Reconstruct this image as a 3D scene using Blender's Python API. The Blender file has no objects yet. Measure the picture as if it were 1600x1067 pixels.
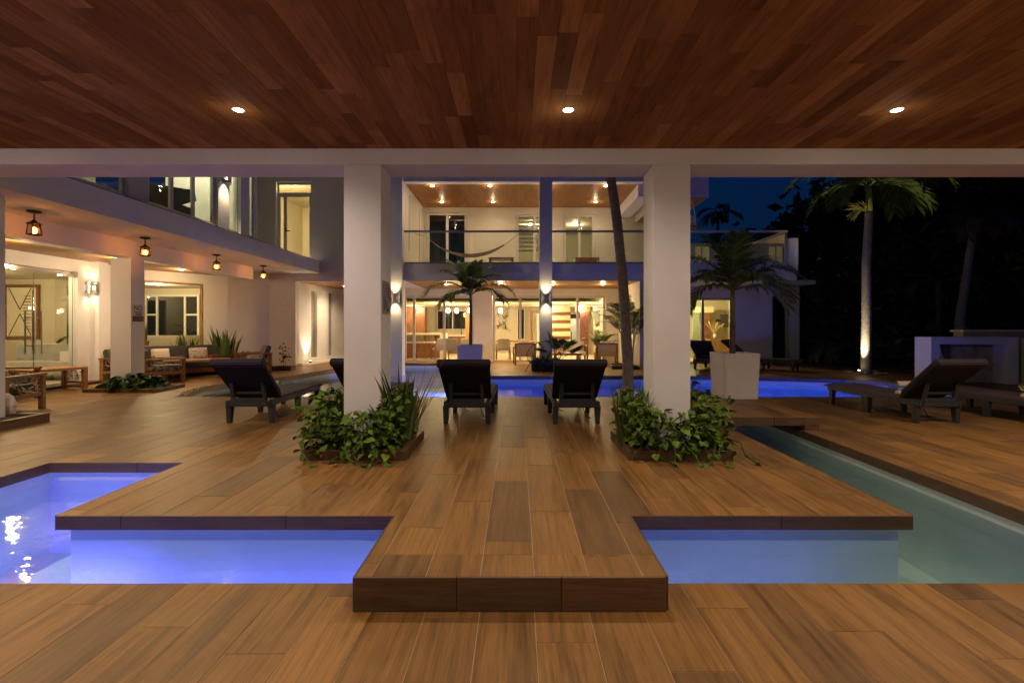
import bpy, bmesh, math, random
from mathutils import Vector, Matrix, Euler, noise
RAD = math.radians
rng = random.Random(11)
scene = bpy.context.scene
COL = scene.collection
# ------------------------------------------------------------------ camera, sky, exposure
F, CX, CY, EYE = 755.6, 808.0, 510.0, 1.376
cam_d = bpy.data.cameras.new('camera')
cam = bpy.data.objects.new('camera', cam_d)
COL.objects.link(cam)
cam.location = (0, 0, EYE)
cam.rotation_euler = (RAD(90), 0, 0)
cam_d.sensor_width = 36
cam_d.lens = 17.0
cam_d.shift_x = -8 / 1600
cam_d.shift_y = -23.5 / 1600
cam_d.clip_start = 0.05
cam_d.clip_end = 600
scene.camera = cam
world = bpy.data.worlds.new('World')
scene.world = world
world.use_nodes = True
wn = world.node_tree
sky_n = wn.nodes.new('ShaderNodeTexSky')
sky_n.sky_type = 'NISHITA'
sky_n.sun_disc = False
sky_n.sun_elevation = RAD(0.6)
sky_n.sun_rotation = RAD(180)
sky_n.air_density = 1.0
sky_n.ozone_density = 6.0
wn.links.new(sky_n.outputs[0], wn.nodes['Background'].inputs[0])
wn.nodes['Background'].inputs[1].default_value = 0.018
scene.view_settings.view_transform = 'Standard'
scene.view_settings.look = 'None'
scene.view_settings.exposure = 1.75
scene.view_settings.gamma = 1.0
scene.view_settings.use_curve_mapping = False
scene.render.engine = 'CYCLES'
cy = scene.cycles
cy.use_denoising = True
cy.denoiser = 'OPENIMAGEDENOISE'
cy.max_bounces = 10
cy.diffuse_bounces = 4
cy.glossy_bounces = 4
cy.transparent_max_bounces = 24
cy.transmission_bounces = 6
cy.sample_clamp_indirect = 6
cy.caustics_reflective = False
cy.caustics_refractive = False


def X(px, d):
    return (px - CX) * d / F


def Z(py, d):
    return EYE + (CY - py) * d / F


# ------------------------------------------------------------------ materials
def new_mat(name):
    m = bpy.data.materials.new(name)
    m.use_nodes = True
    return m, m.node_tree, m.node_tree.nodes['Principled BSDF']


def N(nt, typ, **kw):
    n = nt.nodes.new(typ)
    for k, v in kw.items():
        if k.startswith('i_'):
            key = k[2:]
            key = int(key) if key.isdigit() else key
            n.inputs[key].default_value = v
        else:
            setattr(n, k, v)
    return n


def ramp(nt, stops):
    r = N(nt, 'ShaderNodeValToRGB')
    el = r.color_ramp.elements
    while len(el) < len(stops):
        el.new(0.5)
    for e, (p, c) in zip(el, stops):
        e.position = p
        e.color = tuple(c) + ((1,) if len(c) == 3 else ())
    return r


def plain(name, col, rough=0.6, metal=0.0, var=0.12, scale=6.0, bump=0.0, bscale=60, spec=0.5, coat=0.0):
    m, nt, b = new_mat(name)
    tc = N(nt, 'ShaderNodeTexCoord')
    no = N(nt, 'ShaderNodeTexNoise', i_Scale=scale, i_Detail=5.0)
    nt.links.new(tc.outputs['Object'], no.inputs['Vector'])
    lo = [c * (1 - var) for c in col]
    hi = [min(1, c * (1 + var)) for c in col]
    r = ramp(nt, [(0.3, lo), (0.7, hi)])
    nt.links.new(no.outputs['Fac'], r.inputs['Fac'])
    nt.links.new(r.outputs['Color'], b.inputs['Base Color'])
    b.inputs['Roughness'].default_value = rough
    b.inputs['Metallic'].default_value = metal
    b.inputs['Specular IOR Level'].default_value = spec
    if coat:
        b.inputs['Coat Weight'].default_value = coat
    if bump:
        n2 = N(nt, 'ShaderNodeTexNoise', i_Scale=bscale, i_Detail=4.0)
        nt.links.new(tc.outputs['Object'], n2.inputs['Vector'])
        bp = N(nt, 'ShaderNodeBump', i_Strength=bump, i_Distance=0.01)
        nt.links.new(n2.outputs['Fac'], bp.inputs['Height'])
        nt.links.new(bp.outputs['Normal'], b.inputs['Normal'])
    return m


def wood(name, tones, rough=0.4, grain=34.0, along=1.3, streak=0.6, bump=0.15, rvar=0.12, axis='Y', spec=0.5, wear=0.0, fine_dark=0.56):
    """planks: every object or island picks its own tone and its own piece of grain, grain runs along the local axis"""
    m, nt, b = new_mat(name)
    tc = N(nt, 'ShaderNodeTexCoord')
    oi = N(nt, 'ShaderNodeObjectInfo')
    ge = N(nt, 'ShaderNodeNewGeometry')
    mul = N(nt, 'ShaderNodeMath', operation='MULTIPLY_ADD')
    mul.inputs[1].default_value = 7.31
    nt.links.new(ge.outputs['Random Per Island'], mul.inputs[0])
    nt.links.new(oi.outputs['Random'], mul.inputs[2])
    fr = N(nt, 'ShaderNodeMath', operation='FRACT')
    nt.links.new(mul.outputs[0], fr.inputs[0])
    off = N(nt, 'ShaderNodeVectorMath', operation='SCALE')
    off.inputs[0].default_value = (37.0, 91.0, 13.0)
    nt.links.new(fr.outputs[0], off.inputs['Scale'])
    add = N(nt, 'ShaderNodeVectorMath', operation='ADD')
    nt.links.new(tc.outputs['Object'], add.inputs[0])
    nt.links.new(off.outputs[0], add.inputs[1])

    def stretched(across, along_):
        mp = N(nt, 'ShaderNodeVectorMath', operation='MULTIPLY')
        s = {'Y': (across, along_, across), 'X': (along_, across, across), 'Z': (across, across, along_)}[axis]
        mp.inputs[1].default_value = s
        nt.links.new(add.outputs[0], mp.inputs[0])
        return mp.outputs[0]
    fine = N(nt, 'ShaderNodeTexNoise', i_Scale=1.0, i_Detail=7.0, i_Roughness=0.7, i_Distortion=1.1)
    nt.links.new(stretched(grain * 1.7, along * 2.6), fine.inputs['Vector'])
    broad = N(nt, 'ShaderNodeTexNoise', i_Scale=1.0, i_Detail=5.0, i_Roughness=0.6, i_Distortion=1.3)
    nt.links.new(stretched(grain * 0.24, along * 0.9), broad.inputs['Vector'])
    tone = ramp(nt, [(i / max(1, len(tones) - 1), t) for i, t in enumerate(tones)])
    nt.links.new(fr.outputs[0], tone.inputs['Fac'])
    g = ramp(nt, [(0.30, (1 - streak,) * 3), (0.52, (1.0,) * 3), (0.75, (1.15, 1.12, 1.08))])
    nt.links.new(broad.outputs['Fac'], g.inputs['Fac'])
    g2 = ramp(nt, [(0.34, (fine_dark, fine_dark * 0.96, fine_dark * 0.92)), (0.56, (1.0,) * 3), (0.74, (1.12, 1.1, 1.06))])
    nt.links.new(fine.outputs['Fac'], g2.inputs['Fac'])
    m1 = N(nt, 'ShaderNodeMix', data_type='RGBA', blend_type='MULTIPLY')
    m1.inputs['Factor'].default_value = 1
    nt.links.new(tone.outputs['Color'], m1.inputs['A'])
    nt.links.new(g.outputs['Color'], m1.inputs['B'])
    m2 = N(nt, 'ShaderNodeMix', data_type='RGBA', blend_type='MULTIPLY')
    m2.inputs['Factor'].default_value = 1
    nt.links.new(m1.outputs['Result'], m2.inputs['A'])
    nt.links.new(g2.outputs['Color'], m2.inputs['B'])
    mr = N(nt, 'ShaderNodeMapRange')
    mr.inputs['To Min'].default_value = rough - rvar
    mr.inputs['To Max'].default_value = rough + rvar
    nt.links.new(broad.outputs['Fac'], mr.inputs['Value'])
    src, rsrc = m2.outputs['Result'], mr.outputs[0]
    if wear:                                            # scuffs, dried splashes and dust that run across the boards
        w1 = N(nt, 'ShaderNodeTexNoise', i_Scale=1.7, i_Detail=7.0, i_Roughness=0.62)
        nt.links.new(ge.outputs['Position'], w1.inputs['Vector'])
        wr_ = ramp(nt, [(0.34, (1 - wear,) * 3), (0.5, (1.0,) * 3), (0.68, (1 + wear * 0.7,) * 3)])
        nt.links.new(w1.outputs['Fac'], wr_.inputs['Fac'])
        m3 = N(nt, 'ShaderNodeMix', data_type='RGBA', blend_type='MULTIPLY')
        m3.inputs['Factor'].default_value = 1
        nt.links.new(src, m3.inputs['A'])
        nt.links.new(wr_.outputs['Color'], m3.inputs['B'])
        src = m3.outputs['Result']
        ad = N(nt, 'ShaderNodeMath', operation='MULTIPLY_ADD')
        ad.inputs[1].default_value = 0.30
        sb = N(nt, 'ShaderNodeMath', operation='SUBTRACT')
        sb.inputs[1].default_value = 0.5
        nt.links.new(w1.outputs['Fac'], sb.inputs[0])
        nt.links.new(sb.outputs[0], ad.inputs[0])
        nt.links.new(rsrc, ad.inputs[2])
        rsrc = ad.outputs[0]
    nt.links.new(src, b.inputs['Base Color'])
    nt.links.new(rsrc, b.inputs['Roughness'])
    b.inputs['Specular IOR Level'].default_value = spec
    bp = N(nt, 'ShaderNodeBump', i_Strength=bump, i_Distance=0.003)
    nt.links.new(fine.outputs['Fac'], bp.inputs['Height'])
    nt.links.new(bp.outputs['Normal'], b.inputs['Normal'])
    return m


def emitter(name, col, strength):
    m, nt, b = new_mat(name)
    b.inputs['Base Color'].default_value = (*col, 1)
    b.inputs['Emission Color'].default_value = (*col, 1)
    b.inputs['Emission Strength'].default_value = strength
    return m


def sheet_glass(name, tint=(0.92, 0.96, 0.94), refl=1.0, rough=0.0):
    m = bpy.data.materials.new(name)
    m.use_nodes = True
    nt = m.node_tree
    nt.nodes.remove(nt.nodes['Principled BSDF'])
    out = nt.nodes['Material Output']
    tr = N(nt, 'ShaderNodeBsdfTransparent')
    tr.inputs[0].default_value = (*tint, 1)
    gl = N(nt, 'ShaderNodeBsdfGlossy')
    gl.inputs['Roughness'].default_value = rough
    fz = N(nt, 'ShaderNodeFresnel', i_IOR=1.45)
    mx = N(nt, 'ShaderNodeMixShader')
    nt.links.new(fz.outputs[0], mx.inputs[0])
    nt.links.new(tr.outputs[0], mx.inputs[1])
    nt.links.new(gl.outputs[0], mx.inputs[2])
    nt.links.new(mx.outputs[0], out.inputs[0])
    return m


def water_mat(name):
    m = sheet_glass(name, (0.70, 0.87, 0.86), 1.0, 0.012)
    nt = m.node_tree
    fz = next(n for n in nt.nodes if n.type == 'FRESNEL')
    gl = next(n for n in nt.nodes if n.type == 'BSDF_GLOSSY')
    fz.inputs['IOR'].default_value = 1.33
    tc = N(nt, 'ShaderNodeTexCoord')
    n1 = N(nt, 'ShaderNodeTexNoise', i_Scale=2.6, i_Detail=2.0)
    n2 = N(nt, 'ShaderNodeTexNoise', i_Scale=13.0, i_Detail=2.0)
    nt.links.new(tc.outputs['Object'], n1.inputs['Vector'])
    nt.links.new(tc.outputs['Object'], n2.inputs['Vector'])
    b1 = N(nt, 'ShaderNodeBump', i_Strength=0.11, i_Distance=0.05)
    b2 = N(nt, 'ShaderNodeBump', i_Strength=0.08, i_Distance=0.02)
    nt.links.new(n1.outputs['Fac'], b1.inputs['Height'])
    nt.links.new(n2.outputs['Fac'], b2.inputs['Height'])
    nt.links.new(b1.outputs['Normal'], b2.inputs['Normal'])
    nt.links.new(b2.outputs['Normal'], gl.inputs['Normal'])
    nt.links.new(b2.outputs['Normal'], fz.inputs['Normal'])
    return m


def striped(name, ca, cb, scale, axis=0, rough=0.8, duty=0.5):
    m, nt, b = new_mat(name)
    tc = N(nt, 'ShaderNodeTexCoord')
    sp = N(nt, 'ShaderNodeSeparateXYZ')
    nt.links.new(tc.outputs['Object'], sp.inputs[0])
    mu = N(nt, 'ShaderNodeMath', operation='MULTIPLY')
    mu.inputs[1].default_value = scale
    nt.links.new(sp.outputs[axis], mu.inputs[0])
    fr = N(nt, 'ShaderNodeMath', operation='FRACT')
    nt.links.new(mu.outputs[0], fr.inputs[0])
    r = ramp(nt, [(0.0, ca), (duty, cb)])
    r.color_ramp.interpolation = 'CONSTANT'
    nt.links.new(fr.outputs[0], r.inputs['Fac'])
    nt.links.new(r.outputs['Color'], b.inputs['Base Color'])
    b.inputs['Roughness'].default_value = rough
    return m


def leafy(name, ca, cb, rough=0.35, spots=None):
    m, nt, b = new_mat(name)
    oi = N(nt, 'ShaderNodeObjectInfo')
    ge = N(nt, 'ShaderNodeNewGeometry')
    ad = N(nt, 'ShaderNodeMath', operation='ADD')
    nt.links.new(ge.outputs['Random Per Island'], ad.inputs[0])
    nt.links.new(oi.outputs['Random'], ad.inputs[1])
    fr = N(nt, 'ShaderNodeMath', operation='FRACT')
    nt.links.new(ad.outputs[0], fr.inputs[0])
    r = ramp(nt, [(0.0, ca), (0.75, cb), (1.0, [min(1, c * 1.5) for c in cb])])
    nt.links.new(fr.outputs[0], r.inputs['Fac'])
    src = r.outputs['Color']
    if spots:
        tc = N(nt, 'ShaderNodeTexCoord')
        no = N(nt, 'ShaderNodeTexNoise', i_Scale=9.0, i_Detail=3.0)
        no.noise_dimensions = '4D'
        mu = N(nt, 'ShaderNodeMath', operation='MULTIPLY')
        mu.inputs[1].default_value = 50
        nt.links.new(fr.outputs[0], mu.inputs[0])
        nt.links.new(mu.outputs[0], no.inputs['W'])
        nt.links.new(tc.outputs['Object'], no.inputs['Vector'])
        rr = ramp(nt, [(0.58, (0, 0, 0)), (0.66, (1, 1, 1))])
        nt.links.new(no.outputs['Fac'], rr.inputs['Fac'])
        mx = N(nt, 'ShaderNodeMix', data_type='RGBA')
        nt.links.new(rr.outputs['Color'], mx.inputs['Factor'])
        nt.links.new(src, mx.inputs['A'])
        mx.inputs['B'].default_value = (*spots, 1)
        src = mx.outputs['Result']
    nt.links.new(src, b.inputs['Base Color'])
    b.inputs['Roughness'].default_value = rough
    b.inputs['Specular IOR Level'].default_value = 0.12
    return m


WHITE = plain('white_stucco', (0.82, 0.80, 0.80), 0.75, var=0.06, scale=1.3, bump=0.22, bscale=55)
CREAM = plain('cream_paint', (0.72, 0.66, 0.54), 0.7, var=0.03, scale=2, bump=0.08, bscale=90)
INNER = plain('room_paint', (0.60, 0.53, 0.39), 0.7, var=0.02)
PLASTER = plain('pool_plaster', (0.74, 0.78, 0.78), 0.5, var=0.05, scale=3)
GROUT = plain('tile_grout', (0.42, 0.31, 0.20), 0.85, var=0.15, scale=20)
TILE = wood('deck_tile', [(0.170, 0.092, 0.036), (0.245, 0.124, 0.038), (0.290, 0.146, 0.041), (0.205, 0.108, 0.038),
                         (0.310, 0.158, 0.045), (0.262, 0.132, 0.036)], rough=0.46, grain=44, along=0.8, streak=0.46, bump=0.12, spec=0.32, wear=0.16, fine_dark=0.66)
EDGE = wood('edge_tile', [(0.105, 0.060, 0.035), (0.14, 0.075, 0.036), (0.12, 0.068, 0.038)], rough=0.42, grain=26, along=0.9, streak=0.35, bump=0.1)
CEIL = wood('ceiling_board', [(0.200, 0.088, 0.029), (0.385, 0.178, 0.058), (0.285, 0.128, 0.040), (0.480, 0.236, 0.085), (0.340, 0.156, 0.050),
                             (0.230, 0.102, 0.033), (0.385, 0.180, 0.062)], rough=0.75, grain=36, along=1.1, streak=0.34, bump=0.2, spec=0.10, fine_dark=0.74)
AMBERWOOD = wood('amber_ceiling_board', [(0.30, 0.125, 0.030), (0.42, 0.185, 0.048), (0.36, 0.155, 0.038)], rough=0.45, grain=24, along=1.0, streak=0.25)
TEAK = wood('teak', [(0.34, 0.17, 0.06), (0.40, 0.20, 0.075), (0.30, 0.145, 0.05)], rough=0.5, grain=40, along=2.0, streak=0.3)
DARKTEAK = wood('brown_cabinet_wood', [(0.23, 0.09, 0.03), (0.27, 0.11, 0.04)], rough=0.4, grain=30, along=2.0, streak=0.3, axis='Z')
BLACKMETAL = plain('dark_bronze', (0.025, 0.02, 0.018), 0.45, 0.6, var=0.1)
RESIN = plain('charcoal_resin', (0.035, 0.036, 0.038), 0.5, var=0.15, scale=12, bump=0.08, bscale=120)
BLACKCLOTH = plain('black_sling', (0.008, 0.0075, 0.008), 0.85, var=0.2, scale=30, bump=0.1, bscale=300)
PURPLECLOTH = plain('plum_hem', (0.030, 0.022, 0.036), 0.8, var=0.15, scale=20)
MAT_STRIPE = striped('plum_stripe', (0.055, 0.03, 0.045), (0.11, 0.065, 0.075), 14, 0, 0.85)
TOWEL = plain('cream_towel', (0.66, 0.58, 0.42), 0.95, var=0.08, scale=30, bump=0.3, bscale=150)
STEEL = plain('brushed_steel', (0.55, 0.53, 0.50), 0.35, 1.0, var=0.05)
ALU = plain('grey_aluminium', (0.55, 0.50, 0.47), 0.5, 0.0, var=0.05)
RAILGREY = plain('rail_grey', (0.26, 0.25, 0.30), 0.5, 0.2, var=0.05)
CHROME = plain('polished_steel', (0.8, 0.78, 0.75), 0.12, 1.0, var=0.02)
GREYCLOTH = plain('grey_upholstery', (0.10, 0.095, 0.095), 0.9, var=0.12, scale=20, bump=0.15, bscale=200)
BEIGECLOTH = plain('beige_upholstery', (0.58, 0.52, 0.42), 0.9, var=0.08, scale=14, bump=0.15, bscale=160)
ROPE = plain('woven_rope', (0.56, 0.49, 0.38), 0.9, var=0.2, scale=60, bump=0.3, bscale=90)
SOIL = plain('soil', (0.05, 0.035, 0.025), 0.95, var=0.3, scale=15, bump=0.6, bscale=40)
GROUND = plain('garden_ground', (0.055, 0.05, 0.035), 0.95, var=0.35, scale=1.3, bump=0.4, bscale=12)
BARK = plain('palm_bark', (0.30, 0.27, 0.25), 0.85, var=0.25, scale=14, bump=0.5, bscale=30)
BARKDARK = plain('tree_bark', (0.13, 0.10, 0.075), 0.9, var=0.3, scale=8, bump=0.5, bscale=25)
CROWNSHAFT = plain('crownshaft', (0.20, 0.22, 0.08), 0.5, var=0.2, scale=6)
FROND = leafy('palm_leaf', (0.060, 0.095, 0.020), (0.120, 0.165, 0.038), 0.4)
POTHOS = leafy('pothos_leaf', (0.040, 0.080, 0.010), (0.100, 0.165, 0.020), 0.42, spots=(0.24, 0.28, 0.04))
GROUNDCOVER = leafy('low_leaf', (0.022, 0.050, 0.010), (0.05, 0.095, 0.018), 0.45)
SNAKE = leafy('sword_leaf', (0.045, 0.080, 0.024), (0.09, 0.135, 0.035), 0.4)
CANE = plain('dry_cane', (0.16, 0.12, 0.05), 0.7, var=0.3, scale=20)
TREELEAF = leafy('tree_leaf', (0.040, 0.060, 0.018), (0.085, 0.105, 0.032), 0.5)
REDLEAF = leafy('red_leaf', (0.06, 0.02, 0.02), (0.11, 0.035, 0.03), 0.4)
DRYFROND = leafy('dry_frond', (0.10, 0.07, 0.05), (0.16, 0.11, 0.07), 0.8)
POTWHITE = plain('white_planter', (0.74, 0.70, 0.66), 0.5, var=0.03)
TERRACOTTA = plain('terracotta', (0.30, 0.10, 0.05), 0.8, var=0.12)
STONE = plain('cladding_stone', (0.42, 0.35, 0.27), 0.85, var=0.3, scale=5, bump=0.5, bscale=18)
PEBBLE = plain('pebble', (0.16, 0.13, 0.10), 0.7, var=0.4, scale=30)
GLASS = sheet_glass('clear_glass')
AMBERGLASS = sheet_glass('amber_glass', (1.0, 0.55, 0.2))
WATER = water_mat('pool_water')
DARKPANE = plain('night_pane', (0.018, 0.020, 0.022), 0.05, spec=0.9, var=0.1)
TEALPANE = plain('curtain_teal', (0.05, 0.11, 0.12), 0.8, var=0.1)
WHITEFRAME = plain('white_frame', (0.70, 0.66, 0.58), 0.5, var=0.03)
SLATEBLUE = plain('slate_blue_paint', (0.10, 0.11, 0.14), 0.7, var=0.06)
MAROON = plain('maroon_door', (0.16, 0.05, 0.04), 0.5, var=0.1)
PALEBLUE = plain('pale_blue_panel', (0.45, 0.52, 0.56), 0.4, var=0.05)
BLACKPAINT = plain('black_print', (0.015, 0.013, 0.012), 0.6, var=0.05)
FLOORIN = plain('pale_floor_tile', (0.66, 0.58, 0.42), 0.25, var=0.05, scale=2)
QUARTZ = plain('pale_counter', (0.78, 0.70, 0.50), 0.25, var=0.04)
HAMMOCK = striped('hammock_stripe', (0.36, 0.28, 0.20), (0.05, 0.04, 0.04), 18, 1, 0.9)
PRINTCLOTH = plain('patterned_cushion', (0.42, 0.34, 0.28), 0.9, var=0.75, scale=38)
LENS_WARM = emitter('warm_lens', (1.0, 0.90, 0.76), 34)
LENS_HOT = emitter('hot_lens', (1.0, 0.86, 0.62), 150)
LENS_AMB = emitter('amber_bulb', (1.0, 0.50, 0.13), 14)
LENS_YEL = emitter('yellow_lens', (1.0, 0.78, 0.40), 22)
LENS_SCONCE = emitter('sconce_lens', (1.0, 0.82, 0.55), 1.6)
LENS_BLUE = emitter('blue_lens', (0.10, 0.16, 1.0), 4)
SIGNWHITE = plain('sign_board', (0.62, 0.55, 0.52), 0.5, var=0.03)


# ------------------------------------------------------------------ mesh building
def chain(o):
    m = o.matrix_basis.copy()
    while o.parent is not None:
        o = o.parent
        m = o.matrix_basis @ m
    return m


class MB:
    def __init__(s):
        s.v, s.f = [], []

    def add(s, vs, fs):
        o = len(s.v)
        s.v.extend([tuple(p) for p in vs])
        s.f.extend([tuple(o + i for i in f) for f in fs])
        return s

    def box(s, x0, y0, z0, x1, y1, z1):
        return s.add([(x0, y0, z0), (x1, y0, z0), (x1, y1, z0), (x0, y1, z0), (x0, y0, z1), (x1, y0, z1), (x1, y1, z1), (x0, y1, z1)],
                     [(0, 3, 2, 1), (4, 5, 6, 7), (0, 1, 5, 4), (1, 2, 6, 5), (2, 3, 7, 6), (3, 0, 4, 7)])

    def cbox(s, x0, y0, z0, x1, y1, z1, c=0.006):
        """box with chamfered vertical and top edges"""
        def ring(i, z):
            return [(x0 + i, y0, z), (x1 - i, y0, z), (x1, y0 + i, z), (x1, y1 - i, z), (x1 - i, y1, z), (x0 + i, y1, z), (x0, y1 - i, z), (x0, y0 + i, z)]
        a = ring(c, z0)
        b = ring(c, z1 - c)
        t = [(x0 + c, y0 + c, z1), (x1 - c, y0 + c, z1), (x1 - c, y0 + c, z1), (x1 - c, y1 - c, z1), (x1 - c, y1 - c, z1), (x0 + c, y1 - c, z1), (x0 + c, y1 - c, z1), (x0 + c, y0 + c, z1)]
        t = [(x0 + c, y0 + c, z1), (x1 - c, y0 + c, z1), (x1 - c, y1 - c, z1), (x0 + c, y1 - c, z1)]
        vs = a + b + t
        fs = [tuple(range(7, -1, -1))]
        for i in range(8):
            fs.append((i, (i + 1) % 8, 8 + (i + 1) % 8, 8 + i))
        tm = [0, 1, 1, 2, 2, 3, 3, 0]
        for i in range(8):
            p, q = tm[i], tm[(i + 1) % 8]
            if p == q:
                fs.append((8 + i, 8 + (i + 1) % 8, 16 + p))
            else:
                fs.append((8 + i, 8 + (i + 1) % 8, 16 + q, 16 + p))
        fs.append((16, 17, 18, 19))
        return s.add(vs, fs)

    def bar(s, p, q, w, h=None, w2=None, h2=None, up=(0, 0, 1)):
        """box beam from p to q; w along the side axis, h along up"""
        p, q = Vector(p), Vector(q)
        h = w if h is None else h
        w2 = w if w2 is None else w2
        h2 = h if h2 is None else h2
        d = (q - p).normalized()
        u = Vector(up)
        if abs(d.dot(u)) > 0.98:
            u = Vector((0, 1, 0))
        sd = d.cross(u).normalized()
        u = sd.cross(d).normalized()
        vs = []
        for c, ww, hh in ((p, w, h), (q, w2, h2)):
            for a, b in ((-1, -1), (1, -1), (1, 1), (-1, 1)):
                vs.append(c + sd * (a * ww / 2) + u * (b * hh / 2))
        return s.add(vs, [(0, 1, 2, 3), (7, 6, 5, 4), (0, 4, 5, 1), (1, 5, 6, 2), (2, 6, 7, 3), (3, 7, 4, 0)])

    def tube(s, pts, r, n=8, r2=None, cap=True):
        pts = [Vector(p) for p in pts]
        m = len(pts)
        vs, fs = [], []
        prev = None
        for i, p in enumerate(pts):
            d = (pts[min(i + 1, m - 1)] - pts[max(i - 1, 0)]).normalized()
            if prev is None:
                a = d.cross(Vector((0, 0, 1)))
                if a.length < 0.05:
                    a = d.cross(Vector((0, 1, 0)))
                a.normalize()
            else:
                a = (prev - d * prev.dot(d)).normalized()
            prev = a
            b = d.cross(a)
            if isinstance(r, (list, tuple)):
                rr = r[i]
            else:
                rr = r if r2 is None else r + (r2 - r) * i / (m - 1)
            for k in range(n):
                t = 2 * math.pi * k / n
                vs.append(p + a * (rr * math.cos(t)) + b * (rr * math.sin(t)))
        for i in range(m - 1):
            for k in range(n):
                fs.append((i * n + k, i * n + (k + 1) % n, (i + 1) * n + (k + 1) % n, (i + 1) * n + k))
        if cap:
            fs.append(tuple(range(n - 1, -1, -1)))
            fs.append(tuple((m - 1) * n + k for k in range(n)))
        return s.add(vs, fs)

    def lathe(s, prof, n=20, c=(0, 0, 0), sx=1.0, sy=1.0, power=None):
        vs, fs = [], []
        for r, z in prof:
            for k in range(n):
                t = 2 * math.pi * k / n
                ct, st = math.cos(t), math.sin(t)
                if power:
                    ct = math.copysign(abs(ct) ** power, ct)
                    st = math.copysign(abs(st) ** power, st)
                vs.append((c[0] + r * sx * ct, c[1] + r * sy * st, c[2] + z))
        m = len(prof)
        for i in range(m - 1):
            for k in range(n):
                fs.append((i * n + k, i * n + (k + 1) % n, (i + 1) * n + (k + 1) % n, (i + 1) * n + k))
        fs.append(tuple(range(n - 1, -1, -1)))
        fs.append(tuple((m - 1) * n + k for k in range(n)))
        return s.add(vs, fs)

    def prism(s, poly, z0, z1):
        n = len(poly)
        vs = [(x, y, z0) for x, y in poly] + [(x, y, z1) for x, y in poly]
        fs = [tuple(range(n - 1, -1, -1)), tuple(range(n, 2 * n))]
        fs += [(i, (i + 1) % n, n + (i + 1) % n, n + i) for i in range(n)]
        return s.add(vs, fs)

    def wall(s, p, q, z0, z1, t, holes=()):
        """upright wall from p to q (2-D), thickness t to the left of p->q; holes = (a0, a1, z0, z1) along its length"""
        p, q = Vector((*p, 0)), Vector((*q, 0))
        L = (q - p).length
        d = (q - p) / L
        nrm = Vector((-d.y, d.x, 0))
        xs = sorted({0, L, *[h[0] for h in holes], *[h[1] for h in holes]})
        zs = sorted({z0, z1, *[h[2] for h in holes], *[h[3] for h in holes]})
        xs = [x for x in xs if 0 <= x <= L]
        zs = [z for z in zs if z0 <= z <= z1]

        def solid(i, j):
            if i < 0 or j < 0 or i >= len(xs) - 1 or j >= len(zs) - 1:
                return False
            cx, cz = (xs[i] + xs[i + 1]) / 2, (zs[j] + zs[j + 1]) / 2
            return not any(h[0] < cx < h[1] and h[2] < cz < h[3] for h in holes)

        def P(x, z, k):
            return p + d * x + nrm * (t * k) + Vector((0, 0, z))
        for i in range(len(xs) - 1):
            for j in range(len(zs) - 1):
                if not solid(i, j):
                    continue
                a, b, c, e = xs[i], xs[i + 1], zs[j], zs[j + 1]
                s.add([P(a, c, 0), P(b, c, 0), P(b, e, 0), P(a, e, 0)], [(0, 1, 2, 3)])
                s.add([P(a, c, 1), P(b, c, 1), P(b, e, 1), P(a, e, 1)], [(3, 2, 1, 0)])
                for (di, dj, A, B) in ((-1, 0, (a, e), (a, c)), (1, 0, (b, c), (b, e)), (0, -1, (a, c), (b, c)), (0, 1, (b, e), (a, e))):
                    if not solid(i + di, j + dj):
                        s.add([P(*A, 0), P(*A, 1), P(*B, 1), P(*B, 0)], [(0, 1, 2, 3)])
        return s

    def build(s, name, mat, parent=None, smooth=False, kind=None, local=False, weld=False, bevel=0):
        me = bpy.data.meshes.new(name)
        vs = s.v
        if parent is not None and not local:
            inv = chain(parent).inverted()
            vs = [tuple(inv @ Vector(p)) for p in vs]
        me.from_pydata(vs, [], s.f)
        if weld or bevel:
            bm = bmesh.new()
            bm.from_mesh(me)
            bmesh.ops.remove_doubles(bm, verts=bm.verts, dist=1e-5)
            if bevel:
                ed = [e for e in bm.edges if len(e.link_faces) == 2 and e.calc_face_angle(0) > 0.6]
                bmesh.ops.bevel(bm, geom=ed, offset=bevel, segments=2, affect='EDGES', clamp_overlap=True)
            bmesh.ops.recalc_face_normals(bm, faces=bm.faces)
            bm.to_mesh(me)
            bm.free()
        me.materials.append(mat)
        if smooth:
            me.polygons.foreach_set('use_smooth', [True] * len(me.polygons))
        me.update()
        o = bpy.data.objects.new(name, me)
        COL.objects.link(o)
        if parent is not None:
            o.parent = parent
        if kind:
            o['kind'] = kind
        return o


def tag(o, label, cat, group=None):
    o['label'] = label
    o['category'] = cat
    if group:
        o['group'] = group
    return o


def thing(name, label, cat, loc=(0, 0, 0), rotz=0.0, group=None, kind=None):
    o = bpy.data.objects.new(name, None)
    COL.objects.link(o)
    o.location = loc
    o.rotation_euler = (0, 0, rotz)
    o.empty_display_size = 0.2
    if kind:
        o['kind'] = kind
    if label:
        tag(o, label, cat, group)
    return o


def dup(root, loc, rotz=None, label=None, group=None):
    kids = {}
    for o in list(COL.objects):
        if o.parent is not None:
            kids.setdefault(o.parent.name, []).append(o)

    def rec(o, par):
        c = o.copy()
        COL.objects.link(c)
        if par is not None:
            c.parent = par
        for k in kids.get(o.name, ()):
            rec(k, c)
        return c
    r = rec(root, None)
    r.location = loc
    if rotz is not None:
        r.rotation_euler = (0, 0, rotz)
    if label:
        r['label'] = label
    if group:
        r['group'] = group
    return r


def shared(name, mesh, parent, loc, rot=(0, 0, 0), scale=(1, 1, 1)):
    o = bpy.data.objects.new(name, mesh)
    COL.objects.link(o)
    o.parent = parent
    o.location = loc
    o.rotation_euler = rot
    o.scale = scale
    return o


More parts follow.
